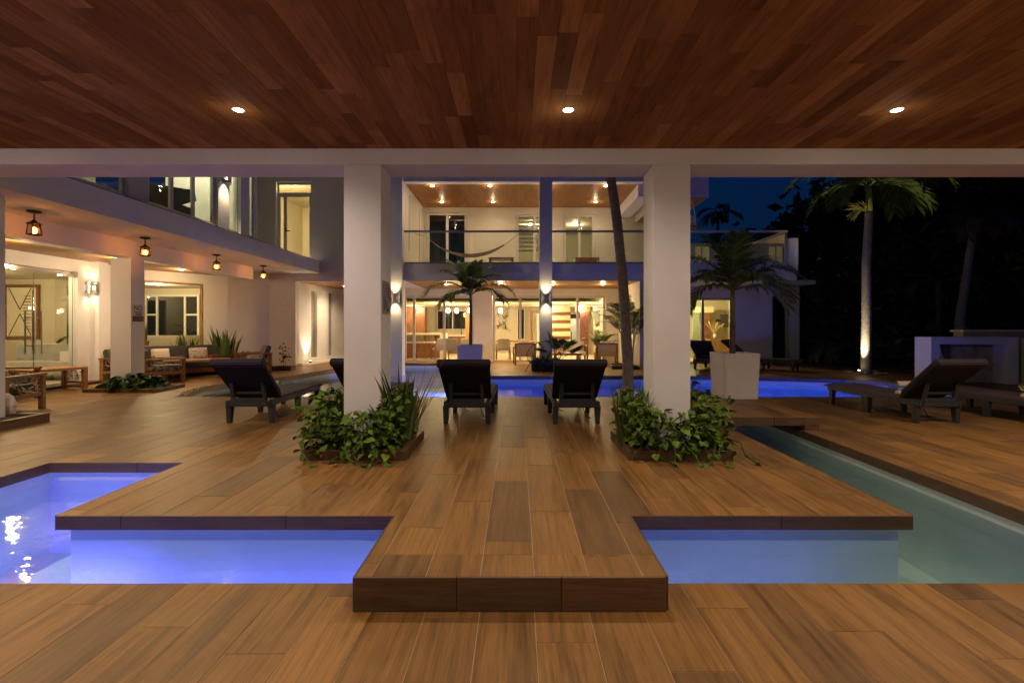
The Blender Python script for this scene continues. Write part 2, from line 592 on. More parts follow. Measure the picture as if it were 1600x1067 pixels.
def mesh_of(mb, name, mat, smooth=False):
    me = bpy.data.meshes.new(name)
    me.from_pydata(mb.v, [], mb.f)
    me.materials.append(mat)
    if smooth:
        me.polygons.foreach_set('use_smooth', [True] * len(me.polygons))
    return me


def lamp(name, parent, loc, power, col, kind='POINT', radius=0.04, spot=None, blend=0.6, direction=None, size=None):
    d = bpy.data.lights.new(name, kind)
    d.energy = power
    d.color = col
    if kind == 'AREA':
        d.size = size or 0.2
    else:
        d.shadow_soft_size = radius
    if kind == 'SPOT':
        d.spot_size = RAD(spot)
        d.spot_blend = blend
    o = bpy.data.objects.new(name, d)
    COL.objects.link(o)
    o.parent = parent
    o.location = loc
    if direction is not None:
        o.rotation_euler = Vector(direction).to_track_quat('-Z', 'Y').to_euler()
    return o


def clip_poly(poly, x0, x1, y0, y1):
    def cut(ps, f, axis, val, keep_less):
        out = []
        for i in range(len(ps)):
            a, b = ps[i], ps[(i + 1) % len(ps)]
            ina = (a[axis] <= val) if keep_less else (a[axis] >= val)
            inb = (b[axis] <= val) if keep_less else (b[axis] >= val)
            if ina:
                out.append(a)
            if ina != inb:
                t = (val - a[axis]) / (b[axis] - a[axis])
                out.append((a[0] + (b[0] - a[0]) * t, a[1] + (b[1] - a[1]) * t))
        return out
    for axis, val, less in ((0, x0, False), (0, x1, True), (1, y0, False), (1, y1, True)):
        if len(poly) < 3:
            return []
        poly = cut(poly, None, axis, val, less)
    out = []
    for p in poly:
        if not out or math.hypot(p[0] - out[-1][0], p[1] - out[-1][1]) > 1e-4:
            out.append(p)
    if len(out) > 2 and math.hypot(out[0][0] - out[-1][0], out[0][1] - out[-1][1]) < 1e-4:
        out.pop()
    return out if len(out) > 2 and abs(area(out)) > 0.004 else []


def area(p):
    return 0.5 * sum(p[i][0] * p[(i + 1) % len(p)][1] - p[(i + 1) % len(p)][0] * p[i][1] for i in range(len(p)))


def offset_poly(p, d):
    """move every edge of a counter-clockwise polygon inwards by d"""
    n = len(p)
    out = []
    for i in range(n):
        a, b, c = Vector(p[i - 1]), Vector(p[i]), Vector(p[(i + 1) % n])
        e1, e2 = (b - a).normalized(), (c - b).normalized()
        n1, n2 = Vector((-e1.y, e1.x)), Vector((-e2.y, e2.x))
        k = 1 + n1.dot(n2)
        m = (n1 + n2) / max(k, 0.3)
        out.append((b.x + m.x * d, b.y + m.y * d))
    return out


def ccw(p):
    return p if area(p) > 0 else p[::-1]
# ================================================================== ground, decks, pool
TILE_W, TILE_L, JOINT = 0.30, 1.20, 0.0042
WATER_Z = -0.20


def tile_piece(poly, h=0.012, c=0.0008):
    """one tile from an outline round its own centre: flat top with a small chamfer"""
    mb = MB()
    n = len(poly)
    top = offset_poly(poly, c)
    vs = [(x, y, -h) for x, y in poly] + [(x, y, -c) for x, y in poly] + [(x, y, 0) for x, y in top]
    fs = [tuple(range(2 * n, 3 * n))]
    for i in range(n):
        j = (i + 1) % n
        fs += [(i, j, n + j, n + i), (n + i, n + j, 2 * n + j, 2 * n + i)]
    return mb.add(vs, fs)


FULL_TILE = mesh_of(tile_piece([(-TILE_W / 2 + JOINT / 2, -TILE_L / 2 + JOINT / 2), (TILE_W / 2 - JOINT / 2, -TILE_L / 2 + JOINT / 2),
                                (TILE_W / 2 - JOINT / 2, TILE_L / 2 - JOINT / 2), (-TILE_W / 2 + JOINT / 2, TILE_L / 2 - JOINT / 2)]), 'tile', TILE)


def lay_tiles(deck, poly, z, far=1e9, limit=290):
    r = random.Random(len(poly) * 7 + int(z * 100))
    xs = [p[0] for p in poly]
    ys = [p[1] for p in poly]
    k0 = math.floor((min(xs) - 0.095) / TILE_W)
    k1 = math.ceil((max(xs) - 0.095) / TILE_W)
    found = []
    for k in range(k0, k1 + 1):
        x0 = 0.095 + k * TILE_W
        oy = ((k * 0.4142) % 1.0) * TILE_L
        j0 = math.floor((min(ys) - oy) / TILE_L)
        j1 = math.ceil((max(ys) - oy) / TILE_L)
        for j in range(j0, j1 + 1):
            y0 = oy + j * TILE_L
            c = clip_poly(poly, x0 + JOINT / 2, x0 + TILE_W - JOINT / 2, y0 + JOINT / 2, y0 + TILE_L - JOINT / 2)
            if not c:
                continue
            cx, cy_ = x0 + TILE_W / 2, y0 + TILE_L / 2
            yy = max(0.3, cy_)
            seen = cy_ > 1.4 and -1.12 < cx / yy < 1.10 and cy_ < far
            full = abs(abs(area(c)) - (TILE_W - JOINT) * (TILE_L - JOINT)) < 1e-4
            found.append((0 if seen else 1, cx * cx + cy_ * cy_, cx, cy_, c, full))
    found.sort(key=lambda t: (t[0], t[1]))
    rest = MB()
    for i, (hid, _, cx, cy_, c, full) in enumerate(found):
        zz = z + r.uniform(-0.0006, 0.0006)
        if hid == 0 and i < limit:
            if full:
                me = FULL_TILE
            else:
                me = mesh_of(tile_piece([(x - cx, y - cy_) for x, y in ccw(c)]), 'tile', TILE)
            shared('tile', me, deck, (cx - deck.location.x, cy_ - deck.location.y, zz - deck.location.z),
                   (r.uniform(-0.0006, 0.0006), r.uniform(-0.0015, 0.0015), 0))
        else:
            p = tile_piece(ccw(c))
            rest.add([(x, y, zz + h) for x, y, h in p.v], p.f)
    if rest.v:
        rest.build('tile_field', TILE, deck, kind='stuff')


def make_deck(name, poly, z, base_z, limit=290, far=1e9, inset=0.055):
    poly = ccw(poly)
    d = MB().prism(poly, z - 0.10, z - 0.0025).build(name, GROUT, kind='structure')
    body = offset_poly(poly, inset)
    MB().prism(body, base_z, z - 0.1005).build('pool_wall', PLASTER, d)
    lay_tiles(d, poly, z, far, limit)
    return d


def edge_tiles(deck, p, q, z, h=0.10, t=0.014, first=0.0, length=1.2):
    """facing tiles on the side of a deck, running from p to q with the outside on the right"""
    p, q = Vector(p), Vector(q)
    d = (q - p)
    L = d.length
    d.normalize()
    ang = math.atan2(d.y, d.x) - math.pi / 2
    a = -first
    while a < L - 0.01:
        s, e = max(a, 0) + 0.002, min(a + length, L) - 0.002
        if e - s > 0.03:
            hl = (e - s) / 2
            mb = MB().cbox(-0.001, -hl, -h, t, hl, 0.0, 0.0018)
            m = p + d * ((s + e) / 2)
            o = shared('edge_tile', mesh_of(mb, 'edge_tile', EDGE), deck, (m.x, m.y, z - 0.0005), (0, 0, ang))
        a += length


lower_deck = make_deck('lower_deck', [(-9, -6), (9, -6), (9, 2.952), (-9, 2.952)], -0.19, -0.95, inset=0.03)
center_deck = make_deck('center_deck', [(-3.36, 3.526), (-0.889, 3.526), (-0.889, 2.92), (0.822, 2.92), (0.822, 3.526), (2.878, 3.526),
                                        (2.878, 9.46), (-3.36, 9.46)], 0.0, -0.95)
# the jetty is a slab of its own bridging the channel
jetty = MB().prism([(-0.889, 2.672), (0.822, 2.672), (0.822, 2.9195), (-0.889, 2.9195)], -0.188, -0.0025).build('jetty', GROUT, kind='structure')
lay_tiles(jetty, [(-0.889, 2.667), (0.822, 2.667), (0.822, 2.919), (-0.889, 2.919)], 0.0)
CURVE = [(-6.5, 9.46), (-6.85, 10.2), (-7.1, 11.0), (-7.0, 11.8), (-6.7, 12.35), (-6.4, 12.8), (-6.2, 13.4), (-6.1, 14.0), (-5.97, 14.7), (-5.8, 15.4), (-5.5, 16.3), (-5.2, 17.2), (-4.95, 18.2)]
left_deck = make_deck('left_deck', [(-17, 2.952), (-4.74, 2.952), (-4.74, 4.90), (-3.362, 4.90), (-3.362, 9.46)] + CURVE + [(-4.95, 24), (-17, 24)], 0.0, -0.95, far=13)
REND = [(9.1, 9.46), (9.7, 9.85), (9.95, 10.6), (9.75, 11.4), (9.3, 12.0), (8.5, 12.5), (7.4, 12.95), (6.0, 13.3)]
right_deck = make_deck('right_deck', [(3.78, 2.952), (17, 2.952), (17, 12.0), (9.302, 12.0)] + [p for p in REND[::-1] if p[1] < 12.0] + [(3.78, 9.46)], 0.0, -0.95)
far_terrace = make_deck('far_terrace', [(-4.948, 18.2), (-1.9, 18.2), (-1.9, 13.5), (4.5, 13.45)] + REND[::-1][:4] + [(9.3, 12.002), (13.2, 12.002), (12.6, 15.2), (11.0, 16.6), (11.0, 18.9), (-4.948, 24)], 0.0, -0.95, limit=0)
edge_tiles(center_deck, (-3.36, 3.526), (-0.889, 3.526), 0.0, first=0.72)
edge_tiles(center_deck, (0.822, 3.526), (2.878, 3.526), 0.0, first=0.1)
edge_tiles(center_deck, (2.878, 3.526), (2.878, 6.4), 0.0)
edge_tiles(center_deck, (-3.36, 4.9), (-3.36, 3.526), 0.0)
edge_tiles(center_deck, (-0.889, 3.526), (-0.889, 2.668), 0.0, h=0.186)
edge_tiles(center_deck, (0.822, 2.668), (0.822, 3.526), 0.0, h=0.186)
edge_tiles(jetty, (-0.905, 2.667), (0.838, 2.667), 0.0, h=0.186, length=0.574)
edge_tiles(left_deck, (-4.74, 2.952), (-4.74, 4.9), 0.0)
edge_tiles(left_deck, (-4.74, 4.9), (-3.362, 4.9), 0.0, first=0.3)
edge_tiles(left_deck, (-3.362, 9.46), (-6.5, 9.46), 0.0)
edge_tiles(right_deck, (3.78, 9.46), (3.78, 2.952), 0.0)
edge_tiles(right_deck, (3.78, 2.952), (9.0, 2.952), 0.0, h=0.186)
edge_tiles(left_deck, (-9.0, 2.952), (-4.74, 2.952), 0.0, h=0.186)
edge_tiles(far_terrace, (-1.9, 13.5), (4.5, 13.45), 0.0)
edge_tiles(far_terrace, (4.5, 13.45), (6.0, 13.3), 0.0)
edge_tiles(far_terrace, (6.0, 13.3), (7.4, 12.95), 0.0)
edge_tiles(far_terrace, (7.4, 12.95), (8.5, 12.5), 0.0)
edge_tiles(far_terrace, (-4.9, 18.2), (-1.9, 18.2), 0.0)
MB().box(-9.5, 2.6, -1.0, 12.5, 19, -0.94).build('pool_floor', PLASTER, kind='structure')
MB().prism(ccw([(-7.3, 9.3), (-3.9, 9.3), (-3.6, 12), (-4.2, 15.0), (-4.5, 18.4), (-7.3, 18.4)]), -0.93, -0.42).build('beach_shelf', PLASTER, kind='structure')
# raised water sheet
wm = MB()
nx, ny = 60, 45
wm.add([(-9 + 20.5 * i / nx, 2.9 + 15.6 * j / ny, WATER_Z) for j in range(ny + 1) for i in range(nx + 1)],
       [(j * (nx + 1) + i, j * (nx + 1) + i + 1, (j + 1) * (nx + 1) + i + 1, (j + 1) * (nx + 1) + i) for j in range(ny) for i in range(nx)])
wm.build('water', WATER, kind='structure')
# ground all round, to the horizon
g = MB()
BIG = 300
for (x0, y0, x1, y1) in ((-BIG, 24, BIG, BIG), (-BIG, -BIG, BIG, -6), (-BIG, -6, -17, 24), (17, -6, BIG, 24), (9, -6, 17, 2.94)):
    g.add([(x0, y0, -0.04), (x1, y0, -0.04), (x1, y1, -0.04), (x0, y1, -0.04)], [(0, 1, 2, 3)])
g.add([(-17, -6, -0.04), (-9, -6, -0.04), (-9, 2.94, -0.04), (-17, 2.94, -0.04)], [(0, 1, 2, 3)])
g.add([(11.0, 12.0, -0.04), (17, 12.0, -0.04), (17, 24, -0.04), (11.0, 24, -0.04)], [(0, 1, 2, 3)])
g.add([(-5, 24.001, -0.05), (11, 24.001, -0.05), (11, 18.8, -0.05), (-5, 18.8, -0.05)], [(3, 2, 1, 0)])
g.build('ground', GROUND, kind='structure')
# pebble rim along the curved shallow end
peb = MB()
for i in range(len(CURVE) - 1):
    a, b = Vector(CURVE[i]), Vector(CURVE[i + 1])
    d = (b - a)
    nrm = Vector((-d.y, d.x)).normalized()
    for k in range(int(d.length * 75)):
        p = a + d * rng.random() + nrm * rng.uniform(-0.02, 0.12 if i > 2 else 0.16)
        s = rng.uniform(0.010, 0.022)
        v0 = len(peb.v)
        t = rng.random() * 6
        ring = [(p.x + s * math.cos(t + q * 1.2566), p.y + s * math.sin(t + q * 1.2566) * 0.8, 0.002) for q in range(5)]
        peb.add(ring + [(p.x, p.y, 0.002 + s * 0.8)], [(q, (q + 1) % 5, 5) for q in range(5)])
peb.build('pebbles', PEBBLE, kind='stuff')
# garden path edge far right
path = MB()
pp = [(13.2, 17.2), (15.5, 17.6), (18, 17.3), (21, 16.4), (25, 15.2)]
for i in range(len(pp) - 1):
    a, b = Vector(pp[i]), Vector(pp[i + 1])
    n_ = Vector((-(b - a).y, (b - a).x)).normalized()
    path.add([(a.x, a.y, -0.03), (b.x, b.y, -0.03), (b.x + n_.x * 0.9, b.y + n_.y * 0.9, -0.03), (a.x + n_.x * 0.9, a.y + n_.y * 0.9, -0.03)], [(0, 1, 2, 3)])
path.build('path', plain('path_gravel', (0.22, 0.19, 0.14), 0.9, var=0.3, scale=12, bump=0.5), kind='structure')


def pool_light(p, normal, power, col):
    t = thing('pool_light', 'round underwater pool lamp set in the pool wall', 'pool light', p, math.atan2(normal[1], normal[0]) - math.pi / 2, 'underwater lamps in the pool walls')
    mb = MB()
    prof = [(0.11, 0.0), (0.11, 0.02), (0.09, 0.03)]
    mb.lathe(prof, 16)
    mb.v = [(x, z, y) for x, y, z in mb.v]
    mb.build('bezel', CHROME, t, local=True)
    mb = MB().lathe([(0.085, 0.028), (0.06, 0.04)], 16)
    mb.v = [(x, z, y) for x, y, z in mb.v]
    mb.build('lens', LENS_BLUE, t, local=True)
    lamp('pool_lamp_glow', t, (0, 0.06, 0), power, col, 'SPOT', radius=0.07, spot=115, blend=1.0, direction=(0, 1, -0.62))
    return t


BLUE_NEAR = (0.105, 0.085, 1.0)
BLUE_FAR = (0.05, 0.105, 1.0)
WHERE = ['under the left end of the near pool edge', 'under the deck bridge end of the near pool edge', 'at the left of the main pool near wall', 'left of the middle of the main pool near wall',
         'right of the middle of the main pool near wall', 'in the main pool near wall by the bridge pot', 'at the right end of the main pool near wall', 'on the side wall of the far left pool arm']


def strip_light(p, L, power, col, where):
    t = thing('pool_strip_light', 'slim blue underwater light strip ' + where, 'pool light', p, 0, 'underwater lamps in the pool walls')
    MB().box(-L / 2, -0.02, -0.03, L / 2, 0.0, 0.03).build('housing', CHROME, t, local=True)
    MB().box(-L / 2 + 0.02, 0.001, -0.015, L / 2 - 0.02, 0.008, 0.015).build('lens', LENS_BLUE, t, local=True)
    o = lamp('strip_glow', t, (0, 0.03, 0), power, col, 'AREA', direction=(0, 1, -0.40))
    o.data.shape = 'RECTANGLE'
    o.data.size = L
    o.data.size_y = 0.05
    o.data.spread = RAD(105)
    return t


strip_light((-3.75, 2.975, -0.50), 1.9, 7.6, BLUE_NEAR, WHERE[0])
strip_light((-1.55, 2.975, -0.50), 1.9, 1.15, BLUE_NEAR, WHERE[1])
strip_light((1.35, 2.975, -0.50), 1.9, 0.06, BLUE_NEAR, 'added unseen to put blue on the right channel wall')  # unseen strip added to turn the right channel wall blue
for (px_, pw), wh in zip(((-3.2, 75), (-0.4, 95), (1.6, 95), (5.6, 150), (7.9, 150)), WHERE[2:7]):
    pool_light((px_, 9.405, -0.62), (0, 1), pw, BLUE_FAR)['label'] = 'round blue underwater lamp ' + wh
pool_light((-1.955, 16.3, -0.55), (-1, 0), 120, BLUE_FAR)['label'] = 'round blue underwater lamp ' + WHERE[7]

# bridge slab over the right canal
br = thing('bridge_slab', 'low tiled bridge slab crossing the narrow canal beside the white tapered pot', 'bridge', (3.4, 7.5, 0))
MB().box(2.82, 6.40, 0.065, 3.975, 8.70, 0.168).build('deck_slab', GROUT, br)
MB().box(2.82, 6.40, 0.001, 2.876, 8.70, 0.064).build('support', EDGE, br)
MB().box(3.80, 6.40, 0.001, 3.975, 8.70, 0.064).build('support', EDGE, br)
for i in range(4):
    for j in range(2):
        x0, y0 = 2.80 + i * 0.2985, 6.385 + j * 1.16
        me = mesh_of(tile_piece([(0.002, 0.002), (0.2965, 0.002), (0.2965, 1.158), (0.002, 1.158)]), 'tile', TILE)
        shared('tile', me, br, (x0 - 3.4, y0 - 7.5, 0.180))
for (a, b, hh) in ((2.80, 3.395, 0.112), (3.395, 3.80, 0.112), (3.80, 3.992, 0.176)):
    mb = MB().cbox(-0.001, -(b - a) / 2 + 0.002, -hh, 0.014, (b - a) / 2 - 0.002, 0, 0.002)
    shared('edge_tile', mesh_of(mb, 'edge_tile', EDGE), br, ((a + b) / 2 - 3.4, 6.399 - 7.5, 0.178), (0, 0, -math.pi / 2))

# ================================================================== pavilion round the camera
pav = thing('pavilion', 'white pavilion with wooden plank ceiling, beam and two square columns in front of the pool', 'pavilion', (0, 5.45, 0))
CZ = 3.303
MB().box(-7.5, -4.5, CZ + 0.03, 7.5, 5.25, 3.75).build('roof', WHITE, pav)
MB().box(-7.5, 5.25, 3.133, 7.5, 5.70, 3.75).build('beam', WHITE, pav)
for cx in (-1.68, 1.68):
    MB().cbox(cx - 0.202, 5.25, 0.0, cx + 0.202, 5.652, 3.132, 0.004).build('column', WHITE, pav)
ceil = MB().box(-7.4, -4.4, CZ + 0.012, 7.4, 5.2495, CZ + 0.029).build('ceiling', BLACKPAINT, pav)
BW = 0.135
boards = []
rb = random.Random(5)
k = -58
while k < 58:
    x0 = k * BW
    y = 5.248
    y -= rb.uniform(0.1, 0.9)
    ends = [5.248, y]
    while y > -4.3:
        y -= rb.choice((0.45, 0.6, 0.75, 0.9, 1.05, 1.2))
        ends.append(max(y, -4.3))
    for a, b in zip(ends[1:], ends[:-1]):
        boards.append((x0, a, b))
    k += 1
vis, rest = [], MB()
for b in boards:
    cxm, cym = b[0] + BW / 2, (b[1] + b[2]) / 2
    s = b[2] > 2.85 and abs(cxm) < b[2] * 1.10 + 0.1
    if s:
        vis.append(b)
    else:
        rest.cbox(b[0] + 0.0008, b[1] + 0.0008, 0, b[0] + BW - 0.0008, b[2] - 0.0008, 0.010, 0.0012)
vis.sort(key=lambda b: (b[2] - b[1]) * (1 if b[2] > 3.2 else 0.6), reverse=True)
for i, (x0, a, b) in enumerate(vis):
    if i < 299:
        L = b - a
        mb = MB().cbox(-BW / 2 + 0.0008, -L / 2 + 0.0008, -0.010, BW / 2 - 0.0008, L / 2 - 0.0008, 0.0, 0.0012)
        o = shared('plank', mesh_of(mb, 'plank', CEIL), ceil, (x0 + BW / 2, (a + b) / 2 - 5.45, CZ + rb.uniform(0, 0.0018)), (math.pi, 0, 0))
    else:
        rest.cbox(x0 + 0.0008, a + 0.0008, 0, x0 + BW - 0.0008, b - 0.0008, 0.010, 0.0012)
fl = MB()
fl.v = [(x, y, CZ + 0.0105 - z) for x, y, z in rest.v]
fl.f = [tuple(reversed(f)) for f in rest.f]
fl.build('plank_field', CEIL, ceil, kind='stuff')


def downlight(p, label, power, col, r=0.05, group=None, lens=None, spot=150, name='ceiling_downlight', added_fill=0.0):
    t = thing(name, label, 'downlight', p, 0, group)
    MB().lathe([(r * 1.35, 0.002), (r * 1.35, -0.006), (r * 1.02, -0.009), (r * 1.0, -0.002)], 20).build('trim_ring', WHITEFRAME, t, local=True, smooth=False)
    MB().lathe([(r * 0.97, -0.004), (r * 0.6, -0.012)], 16).build('lens', lens or LENS_WARM, t, local=True)
    if power:
        lamp('downlight_glow', t, (0, 0, -0.03), power, col, 'SPOT', radius=r, spot=spot, blend=1.0)
        if added_fill:
            lamp('added_fill_glow', t, (0, 0, -0.15), power * added_fill, col, radius=0.03)  # extra point light added below the lens to brighten beam and ceiling
    return t


WARM = (1.0, 0.79, 0.60)
PV = 35
for i, (x, nm) in enumerate(((-2.478, 'left one of three round downlights shining in the dark plank ceiling'),
                             (0.455, 'middle one of three round downlights shining in the dark plank ceiling'),
                             (3.376, 'right one of three round downlights shining in the dark plank ceiling'))):
    downlight((x, 4.297, CZ), nm, PV, WARM, r=0.042, spot=156, added_fill=0.006, group='downlights in the pavilion ceiling')
for x, nm in ((-5.41, 'added far left'), (-2.478, 'left'), (0.455, 'middle'), (3.376, 'right'), (6.3, 'added far right')):  # outermost two are added out of view to warm the sides
    downlight((x, 1.35, CZ), '%s overhead round downlight in the plank ceiling above the lower deck' % nm, PV * (2.2 if abs(x) > 5 else 1), WARM, spot=150, added_fill=0.125, group='downlights over the lower deck')
# relief plaque on the column
pl = thing('wall_plaque', 'small silver relief plaque on the right side of the left pavilion column', 'plaque', (-1.476, 5.45, 1.70))
MB().cbox(0, -0.15, -0.18, 0.012, 0.15, 0.18, 0.003).build('backing', plain('plaque_grey', (0.30, 0.27, 0.27), 0.5, 0.4), pl, local=True)
rel = MB()
for k in range(7):
    pts = [(0.02 + 0.008 * math.sin(k + q), -0.11 + 0.035 * k + 0.05 * math.sin(q * 0.8 + k * 0.7), -0.15 + 0.3 * q / 9) for q in range(10)]
    rel.tube(pts, 0.009, 6)
rel.build('relief', CHROME, pl, local=True, smooth=True)

for x, nm in ((-5.41, 'left'), (6.3, 'right')):  # unseen outer lamps added for warm light on the side decks
    downlight((x, 4.297, CZ), 'added unseen outer %s round downlight beyond the visible three in the plank ceiling' % nm, PV * 2.6, WARM, r=0.042, spot=156, added_fill=0.006, group='downlights in the pavilion ceiling')
# ================================================================== main house
mh = thing('main_house', 'white two storey house with balcony and lit sliding doors across the pool', 'house', (1.0, 17.0, 0))


def part(name, mb, mat, par=None, **k):
    return mb.build(name, mat, par or mh, **k)


part('column', MB().cbox(-4.0, 15.30, -0.93, -3.64, 15.72, 6.995, 0.004), WHITE)
part('column', MB().cbox(0.71, 15.28, -0.004, 1.11, 15.68, 6.995, 0.004), WHITE)
part('balcony_slab', MB().box(-3.639, 15.5, 3.08, 9.0, 18.9, 3.385).box(-3.639, 15.53, 2.86, 8.98, 18.9, 3.079).box(-5.2, 15.74, 2.86, -3.641, 18.9, 3.385), WHITE)
part('porch_ceiling', MB().box(-3.60, 15.56, 2.845, 3.94, 18.88, 2.858), AMBERWOOD)
roof = part('roof', MB().box(-4.6, 15.52, 6.36, 6.0, 25.5, 7.0).box(-3.635, 15.5, 6.012, 4.59, 15.80, 6.359), WHITE)
part('roof_edge', MB().box(4.6, 15.2, 5.44, 6.03, 18.88, 7.01), WHITE)
part('roof_beam', MB().box(3.95, 15.81, 5.62, 4.42, 18.88, 6.35), WHITE)
part('soffit', MB().box(4.65, 15.25, 5.425, 5.98, 18.86, 5.438), AMBERWOOD)
cb = MB()
rr = random.Random(3)
for i in range(55):
    x0 = -3.62 + i * 0.1385
    y = 15.81
    while y < 18.87:
        y2 = min(18.88, y + rr.choice((0.5, 0.7, 0.9, 1.2)))
        cb.box(x0 + 0.001, y, 6.012 + rr.uniform(0, 0.002), x0 + 0.1375, y2 - 0.001, 6.03)
        y = y2
uc = part('balcony_ceiling', MB().box(-3.635, 15.81, 6.031, 3.949, 18.88, 6.04), BLACKPAINT)
cb.build('ceiling_planks', AMBERWOOD, uc, kind='stuff')
# upper walls
part('upper_wall', MB().wall((6.0, 18.9), (-4.0, 18.9), 3.386, 6.36, -0.2,
     holes=[(6.0 - 3.05, 6.0 - 1.80, 3.386, 5.75), (6.0 - 1.35, 6.0 + 0.05, 3.386, 5.75), (6.0 + 1.95, 6.0 + 3.55, 3.386, 5.83)]), CREAM)
part('upper_side_wall', MB().wall((-3.64, 15.73), (-3.64, 18.89), 3.386, 6.01, 0.2, holes=[(0.5, 0.62, 3.9, 5.8), (2.2, 2.34, 3.7, 5.7)]), CREAM)
part('lower_side_wall', MB().box(3.95, 15.56, 0, 4.2, 18.89, 2.844), CREAM)
part('lower_wall', MB().wall((4.2, 18.9), (-4.6, 18.9), 0.0, 2.858, -0.2,
     holes=[(4.2 - 3.47, 4.2 + 0.97, 0.0, 2.576), (4.2 + 1.70, 4.2 + 8.75 - 0.1, 0.0, 2.576)]), CREAM)
part('right_wall', MB().wall((9.45, 17.9), (4.2, 17.9), 0, 2.858, -0.2, holes=[(1.45, 3.6, 0.0, 2.44)]), WHITE)
part('post', MB().box(10.1, 17.9, 0, 10.45, 18.25, 2.50).box(9.45, 17.9, 2.501, 10.45, 18.25, 2.858).box(8.7, 17.0, 2.859, 10.5, 18.9, 3.0), CREAM)
part('parapet', MB().box(8.72, 15.49, 3.386, 9.005, 18.9, 4.20), WHITE)
part('terrace_wall', MB().wall((8.72, 18.9), (6.05, 18.9), 3.386, 4.62, -0.2, holes=[(1.2, 1.8, 3.7, 4.5)]), CREAM)
tw = part('terrace_window', MB().box(6.92, 18.98, 3.7, 7.52, 19.0, 4.5), emitter('lit_window', (1.0, 0.85, 0.35), 0.018))
part('window_frame', MB().box(6.92, 18.93, 3.7, 6.96, 18.97, 4.5).box(7.2, 18.93, 3.7, 7.24, 18.97, 4.5).box(6.961, 18.93, 4.05, 7.199, 18.97, 4.09), WHITEFRAME, tw)


def sliding_door(name, par, p, q, z0, z1, stiles, mat, glass=GLASS, t=0.05, w=0.10, label=None):
    """framed glass doors from p to q; stiles are distances along it; one pane between each pair"""
    p3, q3 = Vector((*p, 0)), Vector((*q, 0))
    d = (q3 - p3).normalized()
    L = (q3 - p3).length
    mb = MB()
    H = z1 - z0
    a = p3 + Vector((0, 0, z1 - 0.045))
    b = q3 + Vector((0, 0, z1 - 0.045))
    mb.bar(a, b, t * 1.4, 0.09)
    mb.bar(p3 + Vector((0, 0, z0 + 0.03)), q3 + Vector((0, 0, z0 + 0.03)), t * 1.4, 0.06)
    for s in stiles:
        c = p3 + d * s
        mb.bar(c + Vector((0, 0, z0 + 0.0605)), c + Vector((0, 0, z1 - 0.0905)), w, t, up=(d.y, -d.x, 0))
    fr = mb.build(name, mat, par)
    for s, e in zip(stiles[:-1], stiles[1:]):
        a, b = p3 + d * (s + w / 2), p3 + d * (e - w / 2)
        n_ = Vector((-d.y, d.x, 0)) * 0.004
        z_a, z_b = z0 + 0.06, z1 - 0.09
        pm = MB().add([a + Vector((0, 0, z_a)), b + Vector((0, 0, z_a)), b + Vector((0, 0, z_b)), a + Vector((0, 0, z_b))], [(0, 1, 2, 3)])
        pm.build('pane', glass, fr)
    return fr


sliding_door('sliding_door', mh, (-4.44, 18.98), (-1.71, 18.98), 0.0, 2.575, [0.05, 0.40, 1.58, 2.68], ALU)
sliding_door('sliding_door', mh, (-0.96, 18.98), (3.46, 18.98), 0.0, 2.575, [0.05, 1.08, 2.2, 3.33, 4.37], ALU)
sliding_door('sliding_door', mh, (5.85, 17.99), (8.0, 17.99), 0.0, 2.44, [0.05, 1.05, 2.10], ALU)
sliding_door('balcony_door', mh, (-3.54, 18.98), (-1.96, 18.98), 3.386, 5.82, [0.05, 0.8, 1.53], WHITEFRAME)
bd2 = sliding_door('balcony_door', mh, (-0.04, 18.98), (1.34, 18.98), 3.386, 5.745, [0.05, 0.72, 1.33], WHITEFRAME)
sliding_door('balcony_door', mh, (1.81, 18.98), (3.04, 18.98), 3.386, 5.745, [0.05, 0.63, 1.18], WHITEFRAME)
bs = MB()
for i in range(9):
    bs.box(0.02, 19.06, 5.60 - i * 0.16, 1.28, 19.07, 5.68 - i * 0.16)
bs.build('blind', plain('pale_blind', (0.75, 0.78, 0.68), 0.8), bd2)
# rooms
part('room_floor', MB().box(-6.4, 19.11, -0.03, 3.94, 25.5, 0.012), FLOORIN)
part('room_shell', MB().box(-6.4, 25.0, 0.012, 4.0, 25.2, 2.70).box(-6.6, 19.11, 0.012, -6.4, 25.0, 2.70).box(3.62, 19.11, 0.012, 3.9, 25.0, 2.70)
     .box(-6.6, 19.11, 2.701, 4.0, 25.2, 2.80).box(-6.4, 20.4, 2.33, 3.62, 24.99, 2.40), INNER)
part('upper_room', MB().box(-4.0, 19.11, 3.36, 6.0, 24.0, 3.384).box(-4.0, 23.9, 3.386, 6.0, 24.0, 5.9).box(-4.0, 19.12, 5.9, 6.0, 24.0, 5.96)
     .box(-1.3, 19.11, 3.386, -1.2, 23.9, 5.9).box(1.45, 19.11, 3.386, 1.55, 23.9, 5.9), INNER)
part('room_partition', MB().box(-3.9, 20.6, 3.386, -1.32, 20.7, 5.88), SLATEBLUE)
cur = MB()
for i in range(16):
    x = -3.5 + i * 0.1
    if i not in (5, 6, 10):
        cur.tube([(x, 19.35 + 0.03 * (i % 2), 3.39), (x + 0.01, 19.36, 4.3), (x, 19.35, 4.75)], 0.05, 6)
part('curtain', cur, TEALPANE, smooth=True)
part('right_room', MB().box(4.3, 18.12, -0.03, 9.3, 21.5, 0.012).box(4.3, 21.4, 0.013, 9.3, 21.5, 2.6).box(4.22, 18.12, 0.013, 4.3, 21.4, 2.6).box(9.25, 18.12, 0.013, 9.35, 21.4, 2.6).box(4.3, 18.12, 2.6, 9.3, 21.5, 2.68), INNER)


